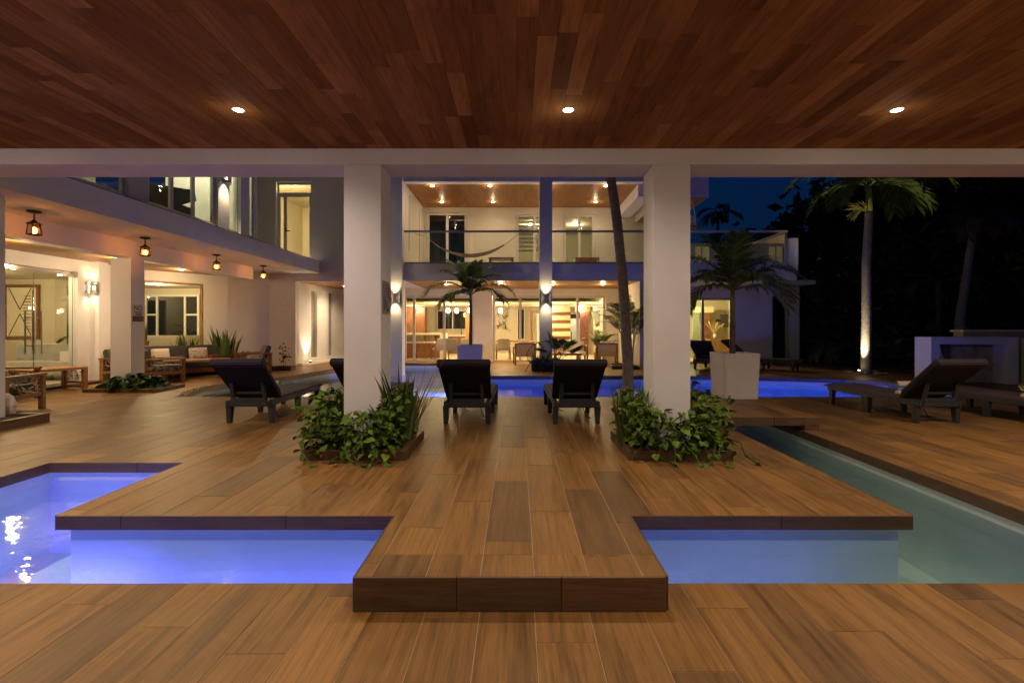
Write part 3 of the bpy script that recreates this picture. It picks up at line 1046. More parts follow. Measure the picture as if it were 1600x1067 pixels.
def rail(p, q, z0, z1, mat, posts=2):
    t = thing('glass_balustrade', None, None, ((p[0] + q[0]) / 2, (p[1] + q[1]) / 2, z0))
    mb = MB().bar((*p, z1 - 0.03), (*q, z1 - 0.03), 0.055, 0.06).bar((*p, z0 + 0.03), (*q, z0 + 0.03), 0.05, 0.055)
    mb.build('handrail', mat, t)
    P_, Q_ = Vector((*p, 0)), Vector((*q, 0))
    for i in range(posts):
        a = P_ + (Q_ - P_) * ((i + 0.02) / posts)
        b = P_ + (Q_ - P_) * ((i + 0.98) / posts)
        MB().add([(a.x, a.y, z0 + 0.06), (b.x, b.y, z0 + 0.06), (b.x, b.y, z1 - 0.06), (a.x, a.y, z1 - 0.06)], [(0, 1, 2, 3)]).build('pane', GLASS, t)
    return t


tag(rail((-3.63, 15.57), (0.70, 15.57), 3.386, 4.46, RAILGREY), 'glass balcony balustrade with grey handrail in front of the striped hammock', 'balustrade', 'glass balustrades of the balcony')
tag(rail((1.12, 15.57), (5.3, 15.57), 3.386, 4.46, RAILGREY), 'glass balcony balustrade with grey handrail crossed by the leaning palm trunk', 'balustrade', 'glass balustrades of the balcony')
tag(rail((5.31, 15.57), (8.70, 15.57), 3.386, 4.46, WHITE), 'glass balustrade with white handrail behind the potted palm crown at the house end', 'balustrade', 'glass balustrades of the balcony')
t = rail((8.68, 15.62), (8.68, 18.8), 3.386, 4.46, WHITE, 1)
tag(t, 'short glass balustrade with white handrail running back along the end parapet', 'balustrade', 'glass balustrades of the balcony')
MB().box(8.65, 15.60, 3.44, 8.71, 15.66, 4.40).build('post', WHITE, t)

# lights of the main house
for i, x in enumerate((-2.8, -0.9, 1.0, 2.92)):
    for j, y in enumerate((15.95, 18.0)):
        downlight((x, y, 6.01), '%s downlight of the %s row in the balcony wood ceiling' % (('first', 'second', 'third', 'fourth')[i] + ' from left', ('front', 'rear')[j]),
                  14, (1.0, 0.72, 0.38), r=0.055, added_fill=0.10, group='downlights in the balcony ceiling')
for i, x in enumerate((-2.46, -0.58, 1.24, 3.0)):
    downlight((x, 16.9, 2.844), '%s from left downlight in the low porch ceiling under the balcony' % ('first', 'second', 'third', 'fourth')[i], 38, (1.0, 0.70, 0.36), r=0.05, added_fill=0.16, group='downlights under the balcony')


def sconce(p, label, power=14, rotz=0.0):
    """up and down wall lamp: a metal band with cut-outs in front of an open tube; faces -Y before turning"""
    t = thing('wall_sconce', label, 'wall lamp', p, rotz, 'up and down wall lamps')
    mb = MB()
    n = 12
    for k in range(n):
        a0, a1 = math.pi + math.pi * k / n, math.pi + math.pi * (k + 1) / n
        for (za, zb) in ((-0.14, -0.075), (0.075, 0.14)) if k in (2, 3, 8, 9) else ((-0.14, 0.14),):
            vs = []
            for r in (0.155, 0.150):
                vs += [(r * math.cos(a0), r * math.sin(a0), za), (r * math.cos(a1), r * math.sin(a1), za), (r * math.cos(a1), r * math.sin(a1), zb), (r * math.cos(a0), r * math.sin(a0), zb)]
            mb.add(vs, [(0, 1, 2, 3), (7, 6, 5, 4), (0, 4, 5, 1), (2, 6, 7, 3), (1, 5, 6, 2), (3, 7, 4, 0)])
    mb.build('shade', STEEL, t, local=True)
    MB().box(-0.06, -0.02, -0.1, 0.06, -0.001, 0.1).build('back_plate', STEEL, t, local=True)
    MB().tube([(0, -0.075, -0.05), (0, -0.075, 0.05)], 0.03, 10).build('bulb', LENS_SCONCE, t, local=True)
    lamp('sconce_glow_up', t, (0, -0.10, 0.12), power, (1.0, 0.76, 0.40), 'SPOT', 0.06, 96, 0.9, (0, 0.10, 1))
    lamp('sconce_glow_down', t, (0, -0.10, -0.12), power, (1.0, 0.76, 0.40), 'SPOT', 0.06, 96, 0.9, (0, 0.10, -1))
    return t


sconce((X(617.5, 15.3), 15.299, Z(466, 15.3)), 'up and down wall lamp on the pool column beside the left pavilion column', 9)
sconce((0.91, 15.279, Z(467, 15.3)), 'up and down wall lamp on the middle house column above the round chairs', 9)

# inside the living room and kitchen
for i, (x, y, pw) in enumerate(((-3.3, 19.75, 34), (-0.9, 19.75, 34), (1.5, 19.75, 34), (3.0, 19.75, 27))):
    downlight((x, y, 2.699), '%s ceiling lamp from left just inside the sliding doors of the house' % ('first', 'second', 'third', 'fourth')[i], 0, WARM, r=0.06, group='ceiling lamps inside the living room')
    lamp('room_glow', bpy.data.objects[[o.name for o in COL.objects if o.name.startswith('ceiling_downlight')][-1]], (0, 0, -0.12), pw, (1.0, 0.74, 0.34), radius=0.06)
for i, (x, y) in enumerate(((-4.8, 22.6), (-1.6, 22.8), (1.2, 22.0), (3.0, 22.8))):
    t = downlight((x, y, 2.329), '%s lamp from left in the lowered ceiling at the back of the living room' % ('first', 'second', 'third', 'fourth')[i], 0, WARM, r=0.06, group='lamps in the lowered living room ceiling')
    lamp('room_glow', t, (0, 0, -0.12), 27, (1.0, 0.79, 0.47), radius=0.06)
for i, x in enumerate((-2.6, 0.6, 2.6)):
    t = downlight((x, 21.5, 5.899), 'ceiling lamp in the room behind the %s balcony door' % ('curtained', 'striped blind', 'pale')[i], 0, WARM, r=0.07, group='ceiling lamps in the upper rooms')
    lamp('room_glow', t, (0, 0, -0.12), (6, 14, 14)[i], ((1.0, 0.8, 0.45)), radius=0.06)
t = downlight((6.6, 19.6, 2.599), 'ceiling lamp in the bright room behind the right sliding door', 0, WARM, r=0.07)
lamp('room_glow', t, (0, 0, -0.15), 60, (1.0, 0.82, 0.36), radius=0.06)

PEND = [X(700, 21.5), X(713.5, 21.5), X(733.5, 21.5), X(782, 21.5)]
for i, x in enumerate(PEND):
    t = thing('pendant_lamp', ('first', 'second', 'third', 'fourth')[i] + ' from left glowing glass pendant lamp behind the sliding doors', 'pendant lamp', (x, 21.5, 2.329), 0, 'pendant lamps in the kitchen')
    MB().tube([(0, 0, 0), (0, 0, -0.14)], 0.006, 6).build('cord', BLACKMETAL, t, local=True)
    MB().lathe([(0.03, -0.14), (0.055, -0.17), (0.09, -0.24), (0.08, -0.32), (0.05, -0.36)], 12).build('shade', emitter('pendant_glow', (1.0, 0.74, 0.45), 7), t, local=True, smooth=True)
    lamp('pendant_light', t, (0, -0.2, -0.3), 10, (1.0, 0.68, 0.32), radius=0.09)

ki = thing('kitchen_island', 'wooden kitchen island with pale counter behind the bar stools', 'kitchen island', (-4.2, 21.3, 0.012))
MB().box(-5.6, 21.0, 0.012, -3.34, 21.7, 1.01).build('body', DARKTEAK, ki)
MB().box(-5.65, 20.85, 1.0105, -3.12, 21.8, 1.08).box(-3.33, 20.85, 0.012, -3.12, 21.8, 1.01).build('counter', QUARTZ, ki)


def stool(x, y, label):
    t = thing('bar_stool', label, 'bar stool', (x, y, 0.012), 0, 'bar stools at the kitchen island')
    MB().box(-0.19, -0.18, 0.66, 0.19, 0.18, 0.72).build('seat', BEIGECLOTH, t, local=True, bevel=0.015)
    MB().bar((0, -0.17, 0.74), (0, -0.21, 0.97), 0.40, 0.04, 0.30, 0.03, up=(0, 1, 0)).build('backrest', plain('taupe_shell', (0.25, 0.19, 0.12), 0.5), t, local=True)
    for sx in (-1, 1):
        for sy in (-1, 1):
            MB().bar((sx * 0.15, sy * 0.14, 0.66), (sx * 0.19, sy * 0.18, 0), 0.03).build('leg', DARKTEAK, t, local=True)
    MB().bar((-0.17, -0.16, 0.25), (0.17, -0.16, 0.25), 0.02).build('footrest', DARKTEAK, t, local=True)


stool(X(642, 20.4), 20.4, 'bar stool nearest the left door edge at the kitchen island')
stool(X(656.5, 20.4), 20.4, 'middle one of the three bar stools at the kitchen island')
stool(X(673, 20.4), 20.4, 'bar stool nearest the counter end at the kitchen island')


def dining_chair(x, y, rz, label, group='dining chairs behind the sliding doors'):
    t = thing('dining_chair', label, 'chair', (x, y, 0.012), rz, group)
    MB().box(-0.25, -0.24, 0.38, 0.25, 0.26, 0.47).build('seat', BEIGECLOTH, t, local=True, bevel=0.02)
    MB().bar((0, -0.25, 0.46), (0, -0.36, 0.88), 0.50, 0.07, 0.46, 0.05, up=(0, 1, 0)).build('backrest', BEIGECLOTH, t, local=True, bevel=0.015)
    for sx in (-1, 1):
        MB().bar((sx * 0.26, 0.22, 0.60), (sx * 0.27, 0.25, 0), 0.035, 0.04).build('leg', DARKTEAK, t, local=True)
        MB().bar((sx * 0.26, -0.2, 0.55), (sx * 0.28, -0.36, 0), 0.035, 0.04).build('leg', DARKTEAK, t, local=True)
        MB().bar((sx * 0.275, 0.26, 0.615), (sx * 0.275, -0.30, 0.66), 0.04, 0.03).build('armrest', DARKTEAK, t, local=True)


dining_chair(X(686, 19.9), 20.0, 0.5, 'beige dining chair turned beside the kitchen island end')
dining_chair(X(706, 19.7), 19.75, 0.05, 'beige dining chair seen from behind between the door stiles')
dining_chair(X(730, 20.1), 20.2, -0.05, 'beige dining chair half hidden by the potted palm trunk')
dining_chair(X(786, 19.7), 19.75, 0.1, 'beige dining chair alone left of the middle column behind glass')
dt = thing('dining_table', 'orange wooden dining table behind the beige chairs in the house', 'table', (X(800, 21), 21.0, 0.012))
MB().box(-0.9, -0.5, 0.70, 1.0, 0.5, 0.75).build('tabletop', TEAK, dt, local=True)
for sx in (-0.8, 0.9):
    for sy in (-0.4, 0.4):
        MB().box(sx - 0.04, sy - 0.04, 0, sx + 0.04, sy + 0.04, 0.699).build('leg', TEAK, dt, local=True)
tc = thing('tall_cabinet', 'tall brown wooden cabinet at the back left of the kitchen', 'cabinet', (-5.0, 23.6, 0.012))
MB().box(-5.6, 23.3, 0.012, -5.0, 23.9, 2.31).box(-4.98, 23.3, 0.012, -4.45, 23.9, 2.31).build('doors', DARKTEAK, tc)
MB().box(-5.07, 23.26, 1.0, -5.05, 23.299, 1.4).box(-4.93, 23.26, 1.0, -4.91, 23.299, 1.4).build('handle', STEEL, tc)
tc = thing('wood_panel', 'tall orange wooden panel behind the potted palm trunk in the kitchen', 'panel', (X(734, 22.2), 22.2, 0.012))
MB().box(-0.20, 0, 0, 0.22, 0.5, 2.31).build('panel', TEAK, tc, local=True)
kw = thing('kitchen_window', 'dark kitchen window with pale frame at the back of the kitchen', 'window', (X(706, 24.95), 24.95, 1.7))
MB().box(-0.72, -0.02, -0.45, 0.72, 0.03, 0.45).build('pane', DARKPANE, kw, local=True)
MB().box(-0.76, -0.04, -0.49, -0.72, 0.04, 0.49).box(0.72, -0.04, -0.49, 0.76, 0.04, 0.49).box(0.02, -0.04, -0.45, 0.07, 0.04, 0.45).box(-0.72, -0.04, -0.49, 0.72, 0.04, -0.45).box(-0.72, -0.04, 0.45, 0.72, 0.04, 0.49).build('frame', WHITEFRAME, kw, local=True)
kc = thing('kitchen_counter', 'pale kitchen counter with wooden front and dark tap below the window', 'counter', (X(706, 24.3), 24.3, 0.012))
MB().box(-1.0, 0, 0.86, 1.2, 0.6, 0.93).build('top', QUARTZ, kc, local=True)
MB().box(-1.0, 0.04, 0, 1.2, 0.6, 0.859).build('front', DARKTEAK, kc, local=True)
MB().tube([(0.45, 0.3, 0.93), (0.45, 0.3, 1.25), (0.45, 0.22, 1.32), (0.45, 0.1, 1.28)], 0.02, 8).build('tap', BLACKMETAL, kc, local=True)
wr = thing('wall_relief', 'dark branching metal relief on the dining room wall', 'wall art', (X(786, 24.95), 24.98, 1.7))
rm = MB()
for i in range(26):
    a, b = Vector((rng.uniform(-0.28, 0.28), -0.04, rng.uniform(-0.55, 0.55))), Vector((rng.uniform(-0.12, 0.12), 0, rng.uniform(-0.12, 0.12)))
    rm.bar(a - b, a + b, 0.05, 0.02)
rm.build('branches', plain('relief_bronze', (0.10, 0.085, 0.05), 0.6), wr, local=True)
dw = thing('slot_window', 'narrow tall dark window in the dining room wall', 'window', (X(814, 24.9), 24.96, 1.5))
MB().box(-0.16, -0.03, -0.75, 0.16, 0.02, 0.75).build('pane', DARKPANE, dw, local=True)
MB().box(-0.21, -0.04, -0.8, -0.16, 0.02, 0.8).box(0.16, -0.04, -0.8, 0.21, 0.02, 0.8).build('frame', WHITEFRAME, dw, local=True)
df = thing('door_frame', 'brown wooden doorway beside the middle house column', 'doorway', (X(842, 24), 24.0, 0.012))
MB().box(-0.42, 0, 0, -0.30, 0.15, 2.1).box(0.5, 0, 0, 0.62, 0.15, 2.1).box(-0.42, 0, 2.101, 0.62, 0.15, 2.22).build('frame', DARKTEAK, df, local=True)
MB().box(-0.1, 0.05, 0, 0.08, 0.1, 2.0).build('door_leaf', WHITEFRAME, df, local=True)
sp = thing('striped_wall', 'cream partition with horizontal brown wooden bands right of the middle column', 'partition', (X(877, 22.4), 22.4, 0.012))
MB().box(-0.45, 0, 0, 0.42, 0.15, 2.316).build('panel', QUARTZ, sp, local=True)
for i in range(5):
    MB().box(-0.45, -0.02, 0.40 + i * 0.37, 0.42, -0.0005, 0.55 + i * 0.37).build('slat', DARKTEAK, sp, local=True)
pd = thing('entrance_door', 'pale blue door with dark push bar right of the striped partition', 'door', (X(898, 23.5), 23.5, 0.012))
MB().box(-0.25, 0, 0, 0.25, 0.06, 2.1).build('leaf', PALEBLUE, pd, local=True)
MB().box(-0.25, -0.01, 1.75, 0.25, -0.001, 1.95).build('sign_panel', BLACKPAINT, pd, local=True)
MB().tube([(-0.17, -0.05, 0.45), (-0.17, -0.05, 1.1)], 0.02, 8).build('handle', BLACKMETAL, pd, local=True)
md = thing('maroon_door', 'open maroon door in the living room right of the pale blue door', 'door', (X(913, 22.9), 22.9, 0.012))
MB().box(-0.20, 0, 0, 0.2, 0.05, 2.05).build('leaf', MAROON, md, local=True)
MB().box(-0.42, 0.1, 2.06, 0.3, 0.2, 2.3).build('lintel', DARKTEAK, md, local=True)
tv = thing('tilted_television', 'tilted grey television on a wall bracket in the living room', 'television', (X(932, 21.2), 21.2, 1.72))
MB().bar((-0.10, 0, 0.33), (0.12, 0, -0.33), 0.05, 0.30, up=(1, 0, 0)).build('screen', plain('grey_screen', (0.35, 0.37, 0.38), 0.2), tv, local=True)
MB().bar((0.1, 0.05, 0.2), (0.18, 0.05, -0.25), 0.12, 0.10, up=(1, 0, 0)).bar((0.1, 0.06, 0), (0.5, 0.06, 0.02), 0.05).build('bracket', BLACKMETAL, tv, local=True)
# bright right room
rc = thing('room_sideboard', 'orange wooden sideboard in the bright room behind the right sliding door', 'sideboard', (X(1127, 20), 20.0, 0.012))
MB().box(-0.45, 0, 0.25, 0.5, 0.5, 0.85).build('body', TEAK, rc, local=True)
MB().box(-0.4, 0.05, 0, -0.33, 0.4, 0.249).box(0.38, 0.05, 0, 0.45, 0.4, 0.249).build('legs', TEAK, rc, local=True)
rp = thing('room_screen', 'brown curtain panel in the bright room behind the right sliding door', 'curtain', (X(1106, 20.6), 20.6, 0.012))
MB().box(-0.20, 0, 0, 0.12, 0.1, 1.95).build('panel', DARKTEAK, rp, local=True)
MB().box(-0.65, 0, 1.95, 0.25, 0.25, 2.2).build('pelmet', QUARTZ, rp, local=True)
MB().box(-0.62, 0.02, 0, -0.35, 0.08, 1.95).build('drape', plain('green_grey_drape', (0.25, 0.30, 0.22), 0.8), rp, local=True)
rv = thing('room_television', 'dark television on the wall of the bright right room', 'television', (X(1132, 20.6), 20.6, 1.62))
MB().box(-0.16, 0, -0.28, 0.16, 0.05, 0.28).build('screen', plain('dark_screen', (0.05, 0.05, 0.06), 0.2), rv, local=True)
MB().box(-0.05, 0.05, -0.05, 0.05, 0.75, 0.05).build('bracket', BLACKMETAL, rv, local=True)
gb = thing('pampas_vase', 'vase of dry pampas grass on the orange sideboard', 'vase', (X(1117, 20.2), 20.2, 0.863))
MB().lathe([(0.05, 0), (0.08, 0.08), (0.05, 0.2)], 10).build('vase', POTWHITE, gb, local=True, smooth=True)
gm = MB()
for i in range(26):
    a = rng.uniform(0, 6.28)
    r = rng.uniform(0.1, 0.42)
    gm.tube([(0, 0, 0.18), (r * 0.5 * math.cos(a), r * 0.3 * math.sin(a), 0.4), (r * math.cos(a), r * 0.5 * math.sin(a), rng.uniform(0.45, 0.75))], [0.006, 0.012, 0.022], 5)
gm.build('plumes', plain('dry_plume', (0.55, 0.42, 0.22), 0.9), gb, local=True)
dining_chair(X(1088, 18.9), 18.95, -1.2, 'beige armchair behind the right sliding door near the pavilion column', 'armchair')

# hammock
hk = thing('hammock', 'long striped hammock slung across the balcony', 'hammock', (-1.6, 17.0, 3.8))
A, B = Vector((X(664, 17.0), 17.0, Z(369, 17.0))), Vector((X(811, 17.0), 17.0, Z(364, 17.0)))
hm, rp_ = MB(), MB()
nu, nv = 28, 8


def hang(u):
    p = A.lerp(B, u)
    p.z -= 0.80 * 4 * u * (1 - u) * 1.0
    return p


for i in range(nu + 1):
    u = 0.16 + 0.68 * i / nu
    c = hang(u)
    w = 0.30 * math.sin(math.pi * (0.12 + 0.76 * i / nu)) + 0.02
    for j in range(nv + 1):
        t_ = -1 + 2 * j / nv
        hm.v.append((c.x, c.y + w * t_, c.z + 0.25 * w * t_ * t_ + 0.01 * math.sin(9 * t_)))
hm.f = [(i * (nv + 1) + j, i * (nv + 1) + j + 1, (i + 1) * (nv + 1) + j + 1, (i + 1) * (nv + 1) + j) for i in range(nu) for j in range(nv)]
hm.build('cloth', HAMMOCK, hk, smooth=True)
for u0, e, lo in ((0.16, A, hang(0.16)), (0.84, B, hang(0.84))):
    for j in range(5):
        rp_.tube([e, (lo.x, lo.y - 0.1 + 0.05 * j, lo.z)], 0.007, 5)
rp_.tube([A, (-3.64, 17.2, A.z + 0.12)], 0.012, 5)
rp_.tube([B, (0.72, 15.69, B.z + 0.15)], 0.012, 5)
rp_.build('cords', ROPE, hk)
bt = thing('balcony_table', 'low dark table on the balcony behind the hammock', 'table', (X(790, 17.6), 17.6, 3.386))
MB().box(-0.6, -0.3, 0.40, 0.3, 0.3, 0.46).build('tabletop', DARKTEAK, bt, local=True)
for sx in (-0.55, 0.25):
    for sy in (-0.25, 0.25):
        MB().box(sx - 0.03, sy - 0.03, 0, sx + 0.03, sy + 0.03, 0.399).build('leg', DARKTEAK, bt, local=True)
bb = thing('balcony_bench', 'brown wooden bench with arms in front of the pale balcony door', 'bench', (X(917, 18.2), 18.2, 3.386))
MB().box(-0.4, -0.3, 0.28, 0.42, 0.3, 0.36).build('seat', DARKTEAK, bb, local=True)
MB().box(-0.4, 0.24, 0.36, 0.42, 0.3, 0.62).build('backrest', DARKTEAK, bb, local=True)
for sx in (-0.4, 0.37):
    MB().box(sx, -0.3, 0, sx + 0.05, -0.25, 0.279).box(sx, 0.25, 0, sx + 0.05, 0.3, 0.279).build('leg', DARKTEAK, bb, local=True)
    MB().box(sx, -0.3, 0.5, sx + 0.05, 0.239, 0.55).box(sx, -0.3, 0.361, sx + 0.05, -0.25, 0.499).build('armrest', DARKTEAK, bb, local=True)
hs = thing('hanging_chair', 'white slatted hanging seat on ropes under the roof corner', 'hanging chair', (5.60, 15.45, 4.46))
MB().tube([(-0.12, 0, 0.35), (0, 0, 0.98)], 0.012, 6).tube([(0.1, 0, 0.35), (0, 0, 0.98)], 0.012, 6).tube([(0.10, 0, 0), (0.10, 0, 0.35)], 0.012, 6).build('rope', WHITE, hs, local=True)
MB().box(-0.2, -0.2, 0.06, 0.16, 0.2, 0.10).build('seat', TEAK, hs, local=True)
sm = MB()
for i in range(4):
    sm.box(-0.2 + i * 0.1, 0.16, 0.11, -0.15 + i * 0.1, 0.19, 0.5)
sm.box(-0.2, 0.155, 0.29, 0.16, 0.195, 0.33)
sm.build('slatted_back', WHITE, hs, local=True)

# ================================================================== left house
lh = thing('left_house', 'white house wing with glass doors, lantern porch and upper windows left of the pool', 'house', (-9.0, 13.0, 0))


def lp(name, mb, mat, par=None, **k):
    return mb.build(name, mat, par or lh, **k)


lp('balcony_slab', MB().box(-16, 5.95, 3.23, -6.9, 16.88, 3.66), WHITE)
lp('edge_trim', MB().box(-7.16, 5.97, 3.661, -6.905, 13.35, 3.675), BLACKMETAL)
lp('beam', MB().box(-8.6, 5.97, 2.85, -8.3, 15.2, 3.229), WHITE)
lp('porch_ceiling', MB().prism([(-10.4, 5.97), (-8.605, 5.97), (-8.605, 15.9), (-8.85, 15.9), (-9.2, 15.2), (-10.4, 13.45)], 2.95, 2.965), AMBERWOOD)
lp('column', MB().cbox(-8.75, 10.40, 0, -8.305, 10.78, 2.849, 0.004), WHITE)
lp('column', MB().cbox(-7.72, 6.5, 0, -7.30, 6.90, 3.229, 0.004), WHITE)
lp('front_wall', MB().box(-10.6, 5.97, 2.66, -10.4, 12.3, 3.229).box(-10.62, 11.45, 0, -10.4, 12.30, 2.659).box(-10.399, 11.75, 0, -10.16, 12.02, 2.949), WHITE)
lp('window_wall', MB().wall((-10.4, 12.301), (-10.4, 13.40), 0, 2.949, 0.2, holes=[(0.1, 1.0, 0.5, 2.3)]), WHITE)
lp('side_pane', MB().box(-10.52, 12.4, 0.5, -10.5, 13.3, 2.3), SLATEBLUE)
lp('angled_wall', MB().wall((-10.4, 13.405), (-9.14, 15.26), 0, 2.949, 0.18, holes=[(0.03, 1.56, 0.45, 2.66)])
   .wall((-9.14, 15.262), (-8.67, 16.9), 0, 3.229, 0.18), CREAM)
lp('angled_header', MB().wall((-10.4, 13.405), (-9.14, 15.26), 2.966, 3.229, 0.18), WHITE)
wf = MB()
aw = Vector((1.26, 1.855, 0)).normalized()
o_ = Vector((-10.4, 13.405, 0)) + Vector((-aw.y, aw.x, 0)) * 0.05
wf.bar(o_ + aw * 0.05 + Vector((0, 0, 0.45)), o_ + aw * 0.05 + Vector((0, 0, 2.61)), 0.05)
wf.bar(o_ + aw * 1.53 + Vector((0, 0, 0.45)), o_ + aw * 1.53 + Vector((0, 0, 2.61)), 0.06)
wf.bar(o_ + aw * 0.04 + Vector((0, 0, 2.635)), o_ + aw * 1.55 + Vector((0, 0, 2.635)), 0.05)
fr = lp('window_frame', wf, TEAK)
a, b = o_ + aw * 0.08, o_ + aw * 1.50
lp('pane', MB().add([a + Vector((0, 0, 0.45)), b + Vector((0, 0, 0.45)), b + Vector((0, 0, 2.6)), a + Vector((0, 0, 2.6))], [(0, 1, 2, 3)]), GLASS, fr)
# tall end volume over the passage
lp('end_wall', MB().wall((-9.6, 16.9), (-5.0, 16.9), 2.94, 7.4, 0.22, holes=[(9.6 - 8.43, 9.6 - 7.18, 3.662, 6.43)]).box(-8.67, 16.9, 0, -7.75, 17.1, 2.939), plain('end_wall_paint', (0.62, 0.58, 0.54), 0.75, var=0.03, bump=0.1))
lp('passage_wall', MB().wall((-7.74, 17.10), (-7.25, 20.6), 0, 2.939, 0.25, holes=[(0.82, 1.22, 0.22, 2.7), (2.05, 2.42, 0.22, 2.7)]).box(-7.25, 20.6, 0, -4.8, 20.8, 2.939), WHITE)
lp('passage_ceiling', MB().box(-7.70, 17.13, 2.925, -4.8, 20.59, 2.938), AMBERWOOD)
lp('passage_pane', MB().wall((-7.80, 17.5), (-7.38, 20.4), 0.2, 2.72, 0.01), plain('frosted_pane', (0.30, 0.28, 0.22), 0.4))
lp('passage_sill', MB().prism([(-7.72, 16.93), (-7.50, 16.93), (-7.02, 20.55), (-7.24, 20.55)], 0.0, 0.07), WHITE)
# upper storey
UPW = [(5.95, 8.98), (9.45, 11.65), (12.10, 12.60), (13.0, 13.28)]
lp('upper_wall', MB().wall((-7.2, 5.95), (-7.2, 13.4), 3.676, 7.2, 0.2, holes=[(a - 5.95 + (0.001 if a < 6 else 0), b - 5.95, 3.78, 6.3) for a, b in UPW]).box(-9.6, 13.2, 3.67, -7.401, 13.4, 7.2), WHITE)
lp('roof', MB().box(-16, 5.9, 7.2, -7.0, 13.4, 7.4).box(-9.6, 13.401, 7.41, -4.8, 21, 7.6), WHITE)
sliding_door('upper_window', lh, (-7.29, 6.2), (-7.29, 8.97), 3.78, 6.3, [0.05, 1.35, 2.72], WHITEFRAME, w=0.09)
sliding_door('upper_window', lh, (-7.29, 9.46), (-7.29, 11.64), 3.78, 6.3, [0.05, 0.72, 1.40, 2.13], WHITEFRAME, w=0.09)
sliding_door('upper_window', lh, (-7.29, 12.11), (-7.29, 12.59), 3.78, 6.3, [0.03, 0.45], WHITEFRAME, w=0.05)
sliding_door('upper_window', lh, (-7.29, 13.01), (-7.29, 13.27), 3.78, 6.3, [0.02, 0.24], WHITEFRAME, w=0.04)
lp('upper_room', MB().box(-11.6, 5.97, 3.662, -7.41, 13.19, 3.68).box(-11.6, 5.97, 3.681, -11.5, 13.19, 6.6).box(-11.6, 5.97, 6.601, -7.41, 13.19, 6.65).box(-11.6, 5.955, 3.67, -7.401, 5.969, 6.6), plain('upper_room_paint', (0.38, 0.38, 0.26), 0.8))
dr = sliding_door('balcony_door', lh, (-8.42, 17.0), (-7.19, 17.0), 3.665, 6.0, [0.05, 0.28, 1.18], ALU, w=0.11)
sliding_door('transom_window', lh, (-8.42, 17.0), (-7.19, 17.0), 6.0, 6.43, [0.03, 1.2], ALU, w=0.06)
MB().bar((-8.10, 16.95, 4.68), (-8.10, 16.95, 4.84), 0.03).bar((-8.10, 16.94, 4.72), (-7.95, 16.94, 4.72), 0.025).build('handle', BLACKMETAL, dr)
lp('door_room', MB().box(-9.6, 17.13, 3.64, -5.2, 21.5, 3.66).box(-9.6, 21.4, 3.661, -5.2, 21.5, 6.62).box(-9.6, 17.13, 3.661, -9.5, 21.39, 6.62).box(-5.3, 17.13, 3.661, -5.2, 21.39, 6.62).box(-9.6, 17.13, 6.621, -5.2, 21.5, 6.7), INNER)
nic = thing('white_shelf', 'white floating shelf unit in the room behind the upper left door', 'shelf', (-8.0, 20.9, 5.0))
MB().box(-0.55, 0, 0, 0.5, 0.4, 0.28).build('shelf', WHITEFRAME, nic, local=True)
MB().box(-0.4, 0.44, 0.35, 0.5, 0.49, 1.2).build('back_panel', plain('olive_panel', (0.16, 0.13, 0.07), 0.7), nic, local=True)
t = downlight((X(446, 17.6), 17.6, 6.619), 'bright ceiling lamp seen through the transom of the upper left door', 0, WARM, r=0.14, lens=LENS_HOT)
lamp('room_glow', t, (0, 0, -0.12), 46, (1.0, 0.80, 0.38), radius=0.08)
t = downlight((-9.2, 9.6, 6.60), 'ceiling lamp in the upper left room behind the wide window', 0, WARM, r=0.06)
lamp('room_glow', t, (0, 0, -0.12), 20, (1.0, 0.9, 0.55), radius=0.08)
t = downlight((-8.6, 12.3, 6.60), 'ceiling lamp in the upper left room behind the narrow window', 0, WARM, r=0.06)
lamp('room_glow', t, (0, 0, -0.12), 32, (1.0, 0.9, 0.55), radius=0.08)
sconce((-7.195, 11.88, 5.02), 'down wall lamp high on the left house between upper windows', 18, math.pi / 2)
# curtain-like dark cushion shape inside the wide window
cs = thing('lounge_chair', 'dark padded chair standing inside the wide upper window', 'chair', (-7.8, 10.9, 3.68))
MB().bar((0, -0.6, 0.45), (0.0, 0.6, 0.80), 0.5, 0.5, 0.3, 0.25).build('seat', BLACKCLOTH, cs, local=True)
MB().box(-0.2, -0.4, 0, 0.2, 0.4, 0.45).build('base', BLACKCLOTH, cs, local=True)
# lower left room
lp('room_floor', MB().box(-17, 5.97, 0.001, -10.62, 17, 0.014), FLOORIN)
lp('room_shell', MB().box(-17, 13.6, 0.015, -13.3, 13.8, 2.70).box(-17.1, 5.97, 0.015, -17, 17, 2.7).box(-17, 16.9, 0.015, -9.7, 17.1, 2.70).box(-13.3, 13.55, 0.015, -12.95, 13.9, 2.70), INNER)
lp('room_ceiling', MB().prism([(-17, 5.97), (-10.63, 5.97), (-10.63, 13.4), (-9.45, 15.3), (-9.0, 16.89), (-17, 16.89)], 2.70, 2.76), INNER)
lp('slate_partition', MB().box(-15.6, 15.5, 0.015, -13.2, 15.6, 2.35), SLATEBLUE)
gd = sliding_door('glass_door', lh, (-10.5, 6.0), (-10.5, 11.44), 0.0, 2.66, [0.01, 2.2, 4.5, 5.42], CHROME, w=0.012, t=0.012)
for y in (10.42, 10.58):
    for x in (-10.40, -10.60):
        MB().tube([(x, y, 0.78), (x, y, 1.72)], 0.016, 8).bar((-10.5, y, 0.95), (x, y, 0.95), 0.018).bar((-10.5, y, 1.56), (x, y, 1.56), 0.018).build('handle', STEEL, gd)
MB().box(-10.56, 11.1, 2.54, -10.44, 11.42, 2.60).box(-10.56, 11.1, 0.0, -10.44, 11.42, 0.07).build('hinge', STEEL, gd)
lp('door_step', MB().box(-10.62, 8.8, 0.015, -10.10, 12.4, 0.06), EDGE)
